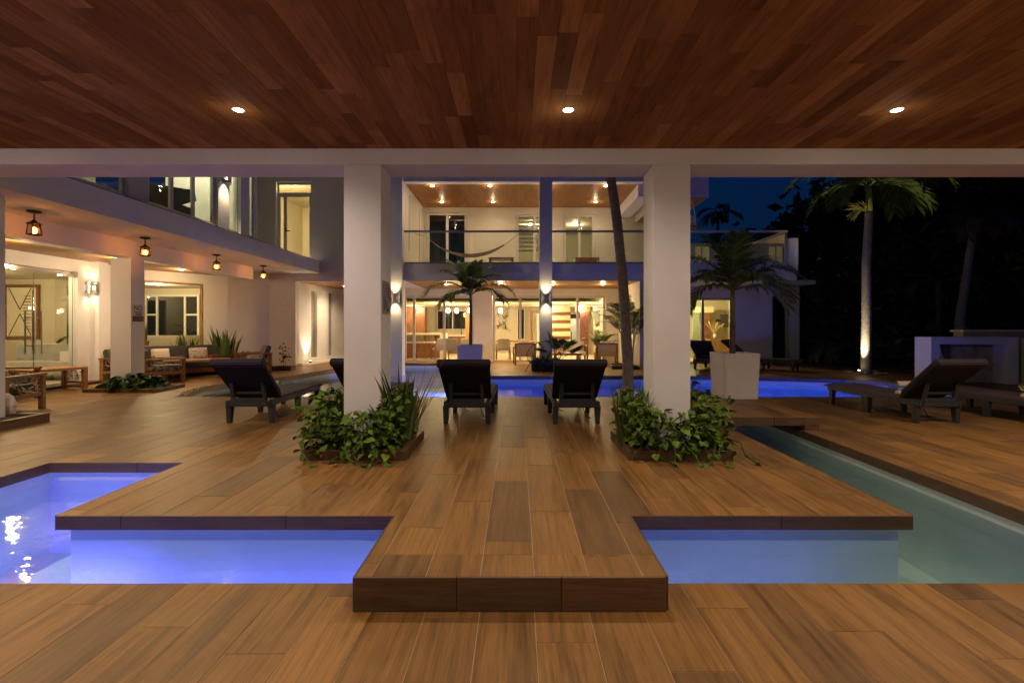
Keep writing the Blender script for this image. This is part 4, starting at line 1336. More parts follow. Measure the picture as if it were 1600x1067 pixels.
for i, (x, y, pw) in enumerate(((-10.9, 10.45, 20), (-13.0, 11.2, 30), (-14.6, 14.6, 22), (-11.3, 15.2, 28))):
    t = downlight((x, y, 2.699), ('ceiling lamp just inside the left glass doors', 'ceiling lamp over the grey sofa in the left room', 'ceiling lamp by the slate blue partition',
                                  'ceiling lamp in the room behind the angled porch window')[i], 0, WARM, r=0.06, group='ceiling lamps in the left room')
    lamp('room_glow', t, (0, 0, -0.12), pw, (1.0, 0.76, 0.40), radius=0.06)
for i, (x, y) in enumerate(((-9.07, 8.88), (-9.17, 11.1), (-9.28, 13.37))):
    downlight((x, y, 2.949), ('porch ceiling downlight nearest the left picture edge', 'porch ceiling downlight behind the porch column', 'porch ceiling downlight above the grey porch sofa')[i], 30, (1.0, 0.72, 0.40), r=0.055, added_fill=0.35, group='downlights in the left porch ceiling')
sconce((-10.28, 11.749, 2.31), 'up and down wall lamp on the white pier beside the left glass doors', 3.5)


def lantern(p, label):
    t = thing('porch_lantern', label, 'lantern', p, 0, 'amber lanterns under the left balcony')
    t.scale = (1.1, 1.1, 1.1)
    MB().lathe([(0.085, 0), (0.085, -0.02), (0.05, -0.03)], 14).build('canopy', BLACKMETAL, t, local=True)
    MB().tube([(0, 0, -0.02), (0, 0, -0.14)], 0.009, 6).build('stem', BLACKMETAL, t, local=True)
    MB().lathe([(0.02, -0.13), (0.035, -0.155), (0.095, -0.185), (0.09, -0.195), (0.02, -0.19)], 6).build('roof_cap', BLACKMETAL, t, local=True)
    MB().lathe([(0.065, -0.195), (0.085, -0.34)], 6).build('glass_shade', AMBERGLASS, t, local=True)
    fm = MB()
    for k in range(6):
        a = k * math.pi / 3
        fm.tube([(0.068 * math.cos(a), 0.068 * math.sin(a), -0.19), (0.088 * math.cos(a), 0.088 * math.sin(a), -0.345)], 0.006, 5)
    for k in range(6):
        a, b = k * math.pi / 3, (k + 1) * math.pi / 3
        fm.tube([(0.088 * math.cos(a), 0.088 * math.sin(a), -0.345), (0.088 * math.cos(b), 0.088 * math.sin(b), -0.345)], 0.007, 5)
    fm.build('cage', BLACKMETAL, t, local=True)
    MB().lathe([(0.015, -0.24), (0.032, -0.26), (0.036, -0.30), (0.015, -0.33)], 10).build('bulb', LENS_AMB, t, local=True, smooth=True)
    lamp('lantern_glow', t, (0, 0, -0.27), 3.2, (1.0, 0.60, 0.34), radius=0.05)
    return t


for y, nm in ((7.78, 'largest and nearest amber porch lantern under the left balcony'), (10.1, 'second nearest amber porch lantern above the porch column'),
              (12.5, 'third nearest amber porch lantern above the sword plants'), (14.8, 'farthest and smallest amber porch lantern by the end wall')):
    lantern((-7.77, y, 3.229), nm)
# uplight by the passage
ul = thing('ground_uplight', 'small ground spotlight washing the white passage wall', 'spotlight', (-7.50, 17.55, 0.07))
MB().lathe([(0.05, 0), (0.05, 0.05), (0.035, 0.052)], 12).build('body', BLACKMETAL, ul, local=True)
MB().lathe([(0.032, 0.053), (0.02, 0.056)], 12).build('lens', LENS_YEL, ul, local=True)
lamp('uplight_glow', ul, (0, 0, 0.09), 40, (1.0, 0.74, 0.42), 'SPOT', 0.03, 70, 0.9, (-0.12, 0.02, 1))
lamp_p = downlight((-6.6, 18.5, 2.924), 'downlight in the passage ceiling beside the slotted white wall', 60, (1.0, 0.74, 0.42), r=0.05)
# sign on the porch column
sg = thing('notice_sign', 'small white notice sign with dark band on the porch column', 'sign', (-8.304, 10.58, 1.66))
MB().box(0, -0.15, -0.18, 0.008, 0.16, 0.20).build('board', SIGNWHITE, sg, local=True)
MB().box(0.0082, -0.15, -0.18, 0.012, 0.16, -0.06).build('band', plain('sign_band', (0.09, 0.045, 0.035), 0.6), sg, local=True)


def lettering(txt, size, mat, par, loc, rot, name='lettering'):
    cu = bpy.data.curves.new(name, 'FONT')
    cu.body = txt
    cu.size = size
    cu.align_x = 'CENTER'
    cu.extrude = 0.001
    tmp = bpy.data.objects.new(name + '_tmp', cu)
    COL.objects.link(tmp)
    bpy.context.view_layer.update()
    me = bpy.data.meshes.new_from_object(tmp.evaluated_get(bpy.context.evaluated_depsgraph_get()))
    bpy.data.objects.remove(tmp)
    me.materials.clear()
    me.materials.append(mat)
    o = shared(name, me, par, loc, rot)
    return o


lettering('NO', 0.14, BLACKPAINT, sg, (0.011, 0.0, 0.07), (math.pi / 2, 0, math.pi / 2))
MB().box(0.0085, -0.09, 0.02, 0.011, 0.10, 0.035).box(0.0085, -0.08, -0.015, 0.011, 0.09, 0.0).build('print_lines', BLACKPAINT, sg, local=True)
MB().bar((0.010, -0.06, -0.05), (0.010, -0.01, -0.025), 0.012).bar((0.010, -0.01, -0.025), (0.010, 0.03, -0.05), 0.012).bar((0.010, 0.03, -0.05), (0.010, 0.09, -0.02), 0.012).build('print_mark', BLACKPAINT, sg, local=True)
# ================================================================== sun loungers
def make_lounger():
    t = thing('sun_lounger', 'x', 'sun lounger', (0, 0, 0), 0, 'charcoal sun loungers round the pool')
    fm = MB()
    for sx in (-1, 1):
        fm.bar((sx * 0.295, 0.02, 0.285), (sx * 0.295, 1.90, 0.285), 0.05, 0.085)
    fm.bar((-0.27, 1.88, 0.285), (0.27, 1.88, 0.285), 0.05, 0.08).bar((-0.27, 0.04, 0.275), (0.27, 0.04, 0.275), 0.05, 0.07)
    fm.build('frame', RESIN, t, local=True, bevel=0.008)
    for y in (0.10, 0.98, 1.80):
        for sx in (-1, 1):
            MB().bar((sx * 0.295, y, 0.26), (sx * 0.300, y, 0.0), 0.085, 0.095, 0.060, 0.065, up=(0, 1, 0)).build('leg', RESIN, t, local=True, bevel=0.006)
    # seat slats under the mat
    for k in range(11):
        y = 0.36 + k * 0.145
        MB().box(-0.268, y, 0.315, 0.268, y + 0.10, 0.335).build('slat', RESIN, t, local=True)
    # striped mat with a drooping foot end
    mm = MB()
    pts = [(0.34, 0.350), (0.8, 0.352), (1.3, 0.350), (1.75, 0.352), (1.90, 0.348), (1.98, 0.325)]
    nx = 10
    for (y, z) in pts:
        for k in range(nx + 1):
            x = -0.32 + 0.64 * k / nx
            mm.v.append((x, y, z + 0.012 + 0.006 * math.cos(k * math.pi) - 0.02 * (abs(x) > 0.315)))
    n = nx + 1
    for i in range(len(pts) - 1):
        for k in range(nx):
            mm.f.append((i * n + k, i * n + k + 1, (i + 1) * n + k + 1, (i + 1) * n + k))
    o = len(mm.v)
    mm.v += [(x, y, z - 0.03) for x, y, z in mm.v]
    mm.f += [tuple(o + q for q in reversed(f)) for f in list(mm.f)]
    m_ = len(pts)
    ring = [k for k in range(n)] + [i * n + nx for i in range(1, m_)] + [(m_ - 1) * n + k for k in range(nx - 1, -1, -1)] + [i * n for i in range(m_ - 2, 0, -1)]
    for i in range(len(ring)):
        a, b = ring[i], ring[(i + 1) % len(ring)]
        mm.f.append((b, a, o + a, o + b))
    mm.build('seat_mat', MAT_STRIPE, t, local=True)
    # backrest leaning towards the rear
    p0, p1 = Vector((0, 0.34, 0.345)), Vector((0, -0.27, 0.885))
    d = (p1 - p0).normalized()
    nrm = Vector((0, -d.z, d.y))          # rear side of the backrest
    nrm = Vector((0, d.z, -d.y)) * -1
    MB().bar(p0, p1, 0.58, 0.04).build('backrest', RESIN, t, local=True, bevel=0.008)
    MB().bar(p0 + d * 0.02 + nrm * 0.0, p1 + d * 0.03, 0.655, 0.075, 0.70, 0.080).build('sling_cover', BLACKCLOTH, t, local=True, bevel=0.012)
    hem = MB()
    hem.bar(p1 - d * 0.065, p1 + d * 0.038, 0.715, 0.10, 0.725, 0.095)
    hem.build('cover_hem', PURPLECLOTH, t, local=True, bevel=0.015)
    MB().bar(p0 + d * 0.05 - nrm * 0.05, p1 - d * 0.02 - nrm * 0.055, 0.62, 0.03).build('back_mat', MAT_STRIPE, t, local=True)
    # propping frame behind
    sf = MB()
    for sx in (-1, 1):
        q = p0 + d * 0.42 + nrm * 0.05
        sf.bar((sx * 0.215, q.y, q.z), (sx * 0.225, 0.06, 0.315), 0.05, 0.04)
    sf.bar((-0.245, 0.045, 0.335), (0.245, 0.045, 0.335), 0.045, 0.055)
    sf.bar((-0.20, 0.075, 0.43), (0.20, 0.075, 0.43), 0.035, 0.035)
    sf.build('prop_frame', RESIN, t, local=True, bevel=0.006)
    for sx, y in ((0.15, 0.5), (-0.2, 1.1)):
        MB().tube([(sx, y, 0.32), (sx + 0.01, y - 0.02, 0.15), (sx + 0.05, y - 0.05, 0.04), (sx + 0.12, y - 0.04, 0.012)], 0.006, 5).build('tie_cord', BLACKMETAL, t, local=True)
    return t


LG = 'charcoal sun loungers round the pool'
l0 = make_lounger()
spots = [((-3.81, 6.83), 0.03, 'charcoal sun lounger with plum mat left of the left planted column'),
         ((-2.22, 6.95), 0.0, 'charcoal sun lounger mostly hidden behind the left pavilion column'),
         ((-0.71, 6.74), -0.02, 'left one of the two black sun loungers facing the pool between the columns'),
         ((0.84, 6.74), 0.02, 'right one of the two black sun loungers facing the pool between the columns'),
         ((5.98, 6.80), 0.05, 'charcoal sun lounger with rolled towel in front of the stone clad wall'),
         ((7.52, 6.42), 0.06, 'charcoal sun lounger with rolled towel cut by the right picture edge'),
         ((5.9, 15.35), -0.75, 'dark sun lounger across the pool in front of the lit right sliding door'),
         ((7.25, 16.15), -2.3, 'dark sun lounger across the pool in front of the plain house wall')]
for i, (p, a, nm) in enumerate(spots):
    if i == 0:
        l0.location, l0.rotation_euler, l0['label'] = (*p, 0), (0, 0, a), nm
    else:
        dup(l0, (*p, 0), a, nm, LG)


def towel(p, rz, label):
    t = thing('rolled_towel', label, 'towel', p, rz, 'rolled cream towels on the loungers')
    mb = MB()
    r0 = 0.062
    pts = [((r0 - 0.0028 * k * 0.9) * math.cos(k * 0.55), (r0 - 0.0028 * k * 0.9) * math.sin(k * 0.55)) for k in range(20)]
    for x in (-0.2, 0.2):
        for (a, b) in pts:
            mb.v.append((x, a, b + r0))
    m = len(pts)
    mb.f = [(k, k + 1, m + k + 1, m + k) for k in range(m - 1)]
    mb.build('roll', TOWEL, t, local=True, smooth=True)
    MB().lathe([(0.008, -0.19), (0.044, -0.185), (0.044, 0.185), (0.008, 0.19)], 12).build('core', TOWEL, t, local=True, smooth=False).rotation_euler = (0, math.pi / 2, 0)
    t.children[-1].location = (0, 0, r0)
    return t


towel((5.93, 7.32, 0.372), 0.05, 'rolled cream towel on the lounger in front of the stone clad wall')
towel((7.46, 6.96, 0.372), 0.06, 'rolled cream towel on the lounger at the right picture edge')
towel((-3.82, 7.36, 0.372), 0.03, 'rolled cream towel on the lounger left of the planted column')


# ================================================================== plants
def heart_leaf(fold=0.25, curl=0.25):
    """heart shaped leaf, one unit long, base at the origin, tip along +Y"""
    prof = [(0.0, 0.0), (0.03, 0.20), (0.18, 0.36), (0.38, 0.38), (0.62, 0.27), (0.84, 0.11), (1.0, 0.0)]
    mb = MB()
    mid, lt, rt = [], [], []
    for y, w in prof:
        z = -curl * y * y
        mid.append((0, y + (0.06 if w and y < 0.1 else 0), z))
        lt.append((-w, y - (0.10 if 0 < w and y < 0.1 else 0), z + fold * w))
        rt.append((w, y - (0.10 if 0 < w and y < 0.1 else 0), z + fold * w))
    n = len(prof)
    vs = mid + lt + rt
    fs = []
    for i in range(n - 1):
        fs.append((i, i + 1, n + i + 1, n + i))
        fs.append((i + 1, i, 2 * n + i, 2 * n + i + 1))
    return mb.add(vs, fs)


def lance(L, w, bend=0.1, seg=5, fold=0.2, twist=0.0):
    """upright pointed leaf from the origin along +Z, bending to +X"""
    mb = MB()
    vs = []
    for i in range(seg + 1):
        s = i / seg
        ww = w * (0.45 + 0.55 * math.sin(math.pi * min(1, 0.18 + s * 0.85))) * (1 - s ** 4)
        x = bend * L * s * s
        z = L * s * math.sqrt(max(0.0, 1 - (bend * s) ** 2))
        a = twist * s
        c, sn = math.cos(a), math.sin(a)
        vs += [(x - fold * ww * sn, -ww * c * 1.0, z), (x + fold * ww, 0, z), (x + fold * ww * sn, ww * c, z)]
    fs = []
    for i in range(seg):
        fs += [(i * 3, i * 3 + 1, i * 3 + 4, i * 3 + 3), (i * 3 + 1, i * 3 + 2, i * 3 + 5, i * 3 + 4)]
    return mb.add(vs, fs)


HEARTS = [mesh_of(heart_leaf(f, c), 'leaf', POTHOS, True) for f, c in ((0.25, 0.2), (0.1, 0.45), (0.4, 0.1), (0.2, -0.1))]


def kerb(par, x0, y0, x1, y1, h, w=0.075, mat=EDGE, z0=0.0):
    MB().box(x0 + w, y0 + w, z0, x1 - w, y1 - w, z0 + h * 0.7).build('soil', SOIL, par)
    for (a, b, c, d, n) in ((x0, y0, x1, y0 + w, 2), (x0, y1 - w, x1, y1, 2), (x0, y0 + w, x0 + w, y1 - w, 1), (x1 - w, y0 + w, x1, y1 - w, 1)):
        for k in range(n):
            e0, e1 = a + (c - a) * k / n, a + (c - a) * (k + 1) / n
            MB().cbox(e0 + 0.001, b + 0.001, z0, e1 - 0.001, d - 0.001, z0 + h, 0.003).build('kerb_tile', mat, par)


def pothos(cx, cy_, label, seed, side):
    r = random.Random(seed)
    t = thing('pothos_plant', label, 'plant', (cx, cy_, 0.07), 0, 'leafy plants round the pavilion columns')
    stems = MB()
    cnt = 0
    while cnt < 275:
        x, y = r.uniform(-0.50, 0.50), r.uniform(-0.54, 0.48)
        if abs(x) < 0.21 and -0.21 < y < 0.21:
            continue
        edge = max(abs(x), abs(y)) / 0.58
        h = 0.44 * (1 - edge ** 2) + 0.08
        if y < -0.3:
            h = 0.36 * (1 - edge ** 4) + 0.06
            if -0.25 < x < 0.15:
                h += 0.05
        if y > 0 or abs(x) > 0.3:
            h += 0.42 * (1 - edge * 0.5) * max(0.0, min(1, (y + 0.35) * 2.2)) * (0.25 if side * x > 0.05 else 0.9)
        z = h * r.uniform(0.45, 1.05)
        if edge > 0.85:
            z = r.uniform(-0.02, 0.16)
        out = Vector((x, y - 0.15, 0)).normalized()
        yaw = math.atan2(out.y, out.x) - math.pi / 2 + r.gauss(0, 0.8)
        pitch = r.uniform(-0.9, 0.35)
        roll = r.uniform(-0.6, 0.6)
        s = r.uniform(0.045, 0.085) if r.random() < 0.5 else r.uniform(0.08, 0.135)
        shared('leaf', r.choice(HEARTS), t, (x, y, z), (pitch, roll, yaw), (s, s, s))
        if cnt % 3 == 0:
            stems.tube([(x * 0.8, y * 0.8, -0.02), (x * 0.92, y * 0.92, z * 0.6), (x, y, z)], 0.004, 4)
        cnt += 1
    for k in range(7):                                           # trailing vines over the kerb
        x = r.uniform(-0.5, 0.55)
        p = [Vector((x, -0.42, 0.14)), Vector((x + r.uniform(-0.08, 0.08), -0.53, 0.13)), Vector((x + r.uniform(-0.1, 0.1), -0.60, 0.02)), Vector((x + r.uniform(-0.2, 0.2), -0.66, -0.058))]
        stems.tube(p, 0.006, 5)
        for q in p[1:]:
            s = r.uniform(0.06, 0.10)
            shared('leaf', r.choice(HEARTS), t, (q.x, q.y, q.z + 0.01), (r.uniform(-1.2, 0), r.uniform(-0.5, 0.5), math.pi + r.gauss(0, 0.8)), (s, s, s))
    stems.build('stems', GROUNDCOVER, t, local=True)
    fill = MB()
    base = heart_leaf(0.2, 0.3)
    for k in range(1500):
        x, y = r.uniform(-0.55, 0.55), r.uniform(-0.5, 0.5)
        if abs(x) < 0.215 and abs(y) < 0.215:
            continue
        s = r.uniform(0.04, 0.09)
        m = Matrix.Translation((x, y, r.uniform(0.0, 0.26 + (0.32 if y > 0.05 or abs(x) > 0.3 else 0.13)))) @ Euler((r.uniform(-1, 0.6), r.uniform(-0.8, 0.8), r.uniform(0, 6.3))).to_matrix().to_4x4() @ Matrix.Scale(s, 4)
        fill.add([m @ Vector(p) for p in base.v], base.f)
    fill.build('inner_leaves', POTHOS, t, local=True, kind='stuff')
    return t


for cx, nm in ((-1.68, 'left'), (1.68, 'right')):
    k = thing('planter_kerb', 'low brown tiled planter kerb round the foot of the %s pavilion column' % nm, 'planter', (cx, 5.45, 0), 0, 'planters round the pavilion columns')
    x0, x1 = cx - 0.535, cx + 0.535
    kerb(k, x0, 4.955, x1, 5.945, 0.105)
pothos(-1.75, 5.42, 'green pothos bush round the left pavilion column with cord like vines', 21, 1)
pothos(1.70, 5.42, 'larger green pothos bush with yellow flecked leaves round the right pavilion column', 33, -1)


def swords(name, label, cat, loc, n, h, spread, mat, w=0.035, seed=1, group=None, lean=0.35, thin=False, ey=1.0):
    r = random.Random(seed)
    t = thing(name, label, cat, loc, 0, group)
    for k in range(n):
        L = h * r.uniform(0.55, 1.0)
        mb = lance(L, w * r.uniform(0.7, 1.2), r.uniform(0.02, lean), 6, twist=r.uniform(-1, 1))
        o = mb.build('leaf', mat, t, local=True, smooth=True)
        a = r.uniform(0, 6.28)
        q = spread * math.sqrt(r.random())
        o.location = (q * math.cos(a), q * math.sin(a) * ey, 0)
        o.rotation_euler = (0, r.uniform(0, lean * 0.6), a + r.gauss(0, 0.5))
    return t


swords('sword_plant', 'clump of upright sword leaves at the right side of the left column', 'plant', (-1.31, 5.50, 0.07), 40, 0.98, 0.15, SNAKE, 0.030, 4)
swords('sword_plant', 'stiff stems and narrow leaves at the left side of the right column planter', 'plant', (1.27, 5.35, 0.07), 46, 0.84, 0.17, SNAKE, 0.016, 9)
swords('succulent_clump', 'dense low upright shoots behind the left side of the left column', 'plant', (-2.0, 5.66, 0.07), 60, 0.60, 0.17, GROUNDCOVER, 0.014, 15)
for (lx, ly, seed, nm, n) in ((-1.28, 5.78, 5, 'few thin dry canes leaning above the left column planter', 7), (2.02, 5.75, 8, 'few thin dry canes fanning right above the right column planter', 6)):
    r = random.Random(seed)
    t = thing('dry_canes', nm, 'plant', (lx, ly, 0.07))
    for k in range(n):
        dx, dz = r.uniform(-0.18, 0.42), r.uniform(0.6, 0.98)
        MB().tube([(r.uniform(-0.05, 0.05), 0, 0), (dx * 0.5, r.uniform(-0.05, 0.05), dz * 0.55), (dx, r.uniform(-0.1, 0.1), dz)], 0.006, 5, 0.0022).build('cane', CANE, t, local=True)
t = thing('palm_seedling', 'young plant with four spread lance leaves against the left column', 'plant', (-1.47, 5.16, 0.07))
for k, (a, el, L) in enumerate(((2.5, 0.75, 0.36), (3.1, 0.95, 0.30), (3.55, 1.3, 0.30), (2.9, 0.4, 0.25), (0.6, 1.2, 0.2))):
    o = lance(L, 0.032, 0.15, 6).build('leaf', SNAKE, t, local=True, smooth=True)
    o.location = (0, 0, 0.27)
    o.rotation_euler = (0, el, math.pi - (a - math.pi) if False else a)
MB().tube([(0, 0, 0), (0.01, 0, 0.27)], 0.008, 6).build('stem', CROWNSHAFT, t, local=True)


def frond(L, e0, bend, n=26, leaf=0.5, lw=0.022, droop=0.5, seed=0, vee=0.35, curl=0.0, start=0.16):
    """feather leaf in local axes: leaves the origin along +X at elevation e0 and arches down"""
    r = random.Random(seed)
    seg = 12
    pts, ang = [Vector((0, 0, 0))], []
    for i in range(seg):
        a = e0 - bend * ((i + 0.5) / seg) ** 1.3
        ang.append(a)
        pts.append(pts[-1] + Vector((math.cos(a), 0, math.sin(a))) * (L / seg))
    ang.append(ang[-1])
    rach = MB().tube(pts, 0.014 * L ** 0.5, 5, 0.004)
    lf = MB()
    for k in range(n):
        s = start + (1 - start) * (k + 0.5) / n
        f = s * seg
        i = min(int(f), seg - 1)
        p = pts[i].lerp(pts[i + 1], f - i)
        a = ang[i]
        d = Vector((math.cos(a), 0, math.sin(a)))
        u = Vector((-math.sin(a), 0, math.cos(a)))
        ln = leaf * (0.35 + 0.65 * math.sin(math.pi * (0.12 + 0.80 * s))) * r.uniform(0.85, 1.1)
        fw = 0.45 + 0.75 * s
        for sd in (-1, 1):
            o = (Vector((0, sd, 0)) + d * fw + u * vee * r.uniform(0.4, 1.2)).normalized()
            w = lw * r.uniform(0.8, 1.15)
            tdir = d.cross(o)
            wv = (o.cross(u)).normalized() * w
            m1 = p + o * ln * 0.45 + Vector((0, 0, -droop * ln * 0.10))
            m2 = p + o * ln * 0.8 + Vector((0, 0, -droop * ln * 0.32))
            tip = p + o * ln + Vector((0, 0, -droop * ln * r.uniform(0.45, 0.8)))
            lf.add([p - wv * 0.4, p + wv * 0.4, m1 + wv, m1 - wv, m2 + wv * 0.7, m2 - wv * 0.7, tip], [(0, 1, 2, 3), (3, 2, 4, 5), (5, 4, 6)])
    return rach, lf


def add_fronds(t, crown, specs, mat=FROND, leaf=0.5, n=26, lw=0.022, seed=0, stem=None):
    for i, (yaw, e0, bend, L) in enumerate(specs):
        ra, lf = frond(L, e0, bend, n, leaf, lw, 0.6, seed * 100 + i)
        o = lf.build('frond', mat, t, local=True)
        s = ra.build('stalk', stem or CROWNSHAFT, o, local=True)
        o.location = crown
        o.rotation_euler = (0, 0, yaw)


def ringed_trunk(pts, r0, r1, ring=0.07):
    P_ = [Vector(p) for p in pts]
    L = sum((P_[i + 1] - P_[i]).length for i in range(len(P_) - 1))
    m = max(6, int(L / ring))
    out, rad = [], []
    for i in range(m + 1):
        f = i / m * (len(P_) - 1)
        k = min(int(f), len(P_) - 2)
        out.append(P_[k].lerp(P_[k + 1], f - k))
        rad.append((r0 + (r1 - r0) * i / m) * (1.06 if i % 2 else 0.97))
    return MB().tube(out, rad, 12)


def pot(p, label, w, h, mat=POTWHITE):
    t = thing('planter_pot', label, 'plant pot', p, 0, 'large white tapered planters')
    mb = MB()
    rings = [(w * 0.455, 0.0), (w * 0.46, 0.012), (w * 0.50, h), (w * 0.455, h), (w * 0.45, h - 0.10)]
    cr, n = 0.055, 5
    for r, z in rings:
        for (sx, sy, a0) in ((1, 1, 0), (-1, 1, 90), (-1, -1, 180), (1, -1, 270)):
            for k in range(n + 1):
                a = RAD(a0 + 90 * k / n)
                mb.v.append((sx * (r - cr) + cr * math.cos(a), sy * (r - cr) + cr * math.sin(a), z))
    m = 4 * (n + 1)
    for i in range(len(rings) - 1):
        for k in range(m):
            mb.f.append((i * m + k, i * m + (k + 1) % m, (i + 1) * m + (k + 1) % m, (i + 1) * m + k))
    mb.f.append(tuple(range(m - 1, -1, -1)))
    mb.build('pot', mat, t, local=True)
    MB().box(-w * 0.44, -w * 0.44, h - 0.14, w * 0.44, w * 0.44, h - 0.06).build('soil', SOIL, t, local=True)
    return t


# palm across the pool in a white pot
pot((-1.41, 14.65, 0), 'white square planter glowing blue at the far pool edge behind the left lounger', 0.76, 0.83)
t = thing('potted_palm', 'palm with drooping fronds in the white planter across the pool', 'palm', (-1.41, 14.65, 0.76), 0, 'palms in white planters')
ringed_trunk([(0, 0, 0), (0.01, 0, 0.8), (0, 0, 1.42)], 0.05, 0.04).build('trunk', BARKDARK, t, local=True, smooth=True)
MB().tube([(0, 0, 1.40), (0, 0, 1.75)], 0.045, 8, 0.03).build('crownshaft', CROWNSHAFT, t, local=True, smooth=True)
r = random.Random(42)
sp = [(0.1, 0.80, 1.75, 1.5), (3.05, 0.85, 1.8, 1.6), (2.7, 1.15, 1.1, 1.4), (0.3, 1.25, 0.9, 1.4), (2.9, 1.3, 0.8, 1.4), (0.5, 1.15, 1.2, 1.25), (-1.2, 1.0, 1.5, 1.2), (-2.2, 0.5, 1.4, 1.0), (1.6, 1.3, 0.8, 1.2),
      (-0.5, 0.55, 1.6, 1.3), (3.6, 0.35, 1.5, 1.1), (1.1, 1.42, 0.5, 1.15), (2.2, 1.38, 0.6, 1.15)]
add_fronds(t, (0, 0, 1.55), sp, leaf=0.50, n=30, lw=0.026, seed=1)
# palm in the right pot
pot((3.69, 8.22, 0.181), 'large white tapered planter on the bridge slab in front of the right pool', 0.62, 0.75)
t = thing('potted_palm', 'dense dark palm in the large white planter beside the canal bridge', 'palm', (3.66, 8.22, 0.86), 0, 'palms in white planters')
ringed_trunk([(0, 0, 0), (0, 0, 0.62)], 0.05, 0.042).build('trunk', BARKDARK, t, local=True, smooth=True)
MB().tube([(0, 0, 0.60), (0, 0, 1.25)], 0.045, 8, 0.035).build('crownshaft', CROWNSHAFT, t, local=True, smooth=True)
sp = [(0.15, 0.75, 1.9, 1.2), (3.0, 0.75, 2.0, 1.15), (0.55, 1.1, 1.35, 1.25), (2.65, 1.15, 1.3, 1.2), (-1.3, 0.9, 1.7, 0.9), (-2.5, 0.9, 1.6, 1.0), (-0.5, 0.95, 1.6, 1.1),
      (3.4, 0.45, 1.7, 0.95), (-0.15, 0.4, 1.6, 1.0), (1.0, 1.38, 0.6, 1.2), (2.3, 1.38, 0.65, 1.15)]
add_fronds(t, (0, 0, 1.12), sp, leaf=0.46, n=26, lw=0.026, seed=2)
# leaning palm behind the right column planter
t = thing('leaning_palm', 'slim leaning palm trunk rising past the balcony left of the right column', 'palm', (2.06, 8.95, 0))
ringed_trunk([(0, 0, 0), (-0.02, 0, 0.9), (-0.10, 0, 2.2), (-0.22, 0, 3.4), (-0.36, 0, 4.35)], 0.10, 0.085, 0.055).build('trunk', BARK, t, local=True, smooth=True)
MB().tube([(-0.36, 0, 4.33), (-0.42, 0, 4.95)], 0.085, 10, 0.05).build('crownshaft', CROWNSHAFT, t, local=True, smooth=True)
add_fronds(t, (-0.42, 0, 4.9), [(0.2, 0.5, 1.6, 1.7), (3.2, 0.75, 2.3, 1.5), (1.6, 0.8, 1.6, 1.7), (-1.5, 0.7, 1.6, 1.7), (2.4, 0.9, 1.5, 1.7), (-2.4, 0.9, 1.4, 1.7), (-0.7, 0.9, 1.5, 1.7)], leaf=0.5, n=26, seed=3)
# tall palm right of the house
t = thing('tall_palm', 'tall palm with pale ringed trunk lit from its foot beyond the pool', 'palm', (10.27, 14.25, 0))
ringed_trunk([(0, 0, -0.05), (0.03, 0, 1.5), (0.02, 0, 3.2), (0.10, 0, 4.72)], 0.135, 0.105, 0.06).build('trunk', BARK, t, local=True, smooth=True)
MB().tube([(0.10, 0, 4.70), (0.10, 0, 5.2), (0.09, 0, 5.75)], 0.10, 10, 0.06).build('crownshaft', CROWNSHAFT, t, local=True, smooth=True)
add_fronds(t, (0.09, 0, 5.5), [(3.1, 0.55, 2.0, 1.9), (0.1, 0.55, 2.1, 2.0), (3.5, 0.2, 1.5, 1.6), (-0.5, 0.2, 1.5, 1.7), (2.7, 0.35, 1.7, 1.8), (0.5, 0.4, 1.8, 1.9), (-1.7, 0.2, 1.6, 1.6), (2.6, 0.9, 1.7, 2.3), (0.6, 1.0, 1.6, 2.3), (-1.4, 0.6, 2.0, 2.1), (-2.2, 0.8, 2.0, 2.2), (-0.6, 0.8, 2.0, 2.2), (1.6, 1.1, 1.3, 2.3), (3.7, 0.5, 2.0, 2.0)], leaf=0.62, n=34, lw=0.024, seed=4)
fl = MB()
for k in range(40):
    a, el = rng.uniform(2.0, 4.2), rng.uniform(-0.9, 0.6)
    L = rng.uniform(0.3, 0.6)
    fl.tube([(0.05, 0, 4.78), (0.05 + 0.5 * L * math.cos(a) , 0.5 * L * math.sin(a), 4.9 + 0.25 * L * math.sin(el)), (0.05 + L * math.cos(a), L * math.sin(a), 4.85 + L * math.sin(el))], 0.008, 4)
fl.build('flower_spray', plain('palm_flower', (0.30, 0.28, 0.08), 0.8), t, local=True)
ul = thing('ground_uplight', 'small ground spotlight at the foot of the tall palm', 'spotlight', (9.95, 14.08, 0))
MB().lathe([(0.04, 0), (0.05, 0.09), (0.035, 0.10)], 12).build('body', BLACKMETAL, ul, local=True)
MB().lathe([(0.032, 0.101), (0.02, 0.104)], 12).build('lens', LENS_YEL, ul, local=True)
lamp('uplight_glow', ul, (0, 0, 0.13), 170, (1.0, 0.78, 0.46), 'SPOT', 0.03, 64, 0.8, (0.07, 0.03, 1))
t = thing('flower_ring', 'low ring of pale stones and small plants round the tall palm foot', 'garden bed', (10.27, 14.25, 0))
st = MB()
for k in range(34):
    a = rng.uniform(0, 6.28)
    q = rng.uniform(0.25, 0.55)
    s = rng.uniform(0.03, 0.07)
    st.lathe([(s, 0), (s * 1.1, s * 0.5), (s * 0.4, s)], 6, (q * math.cos(a), q * math.sin(a), 0.0))
st.build('stones', STONE, t, local=True, kind='stuff')

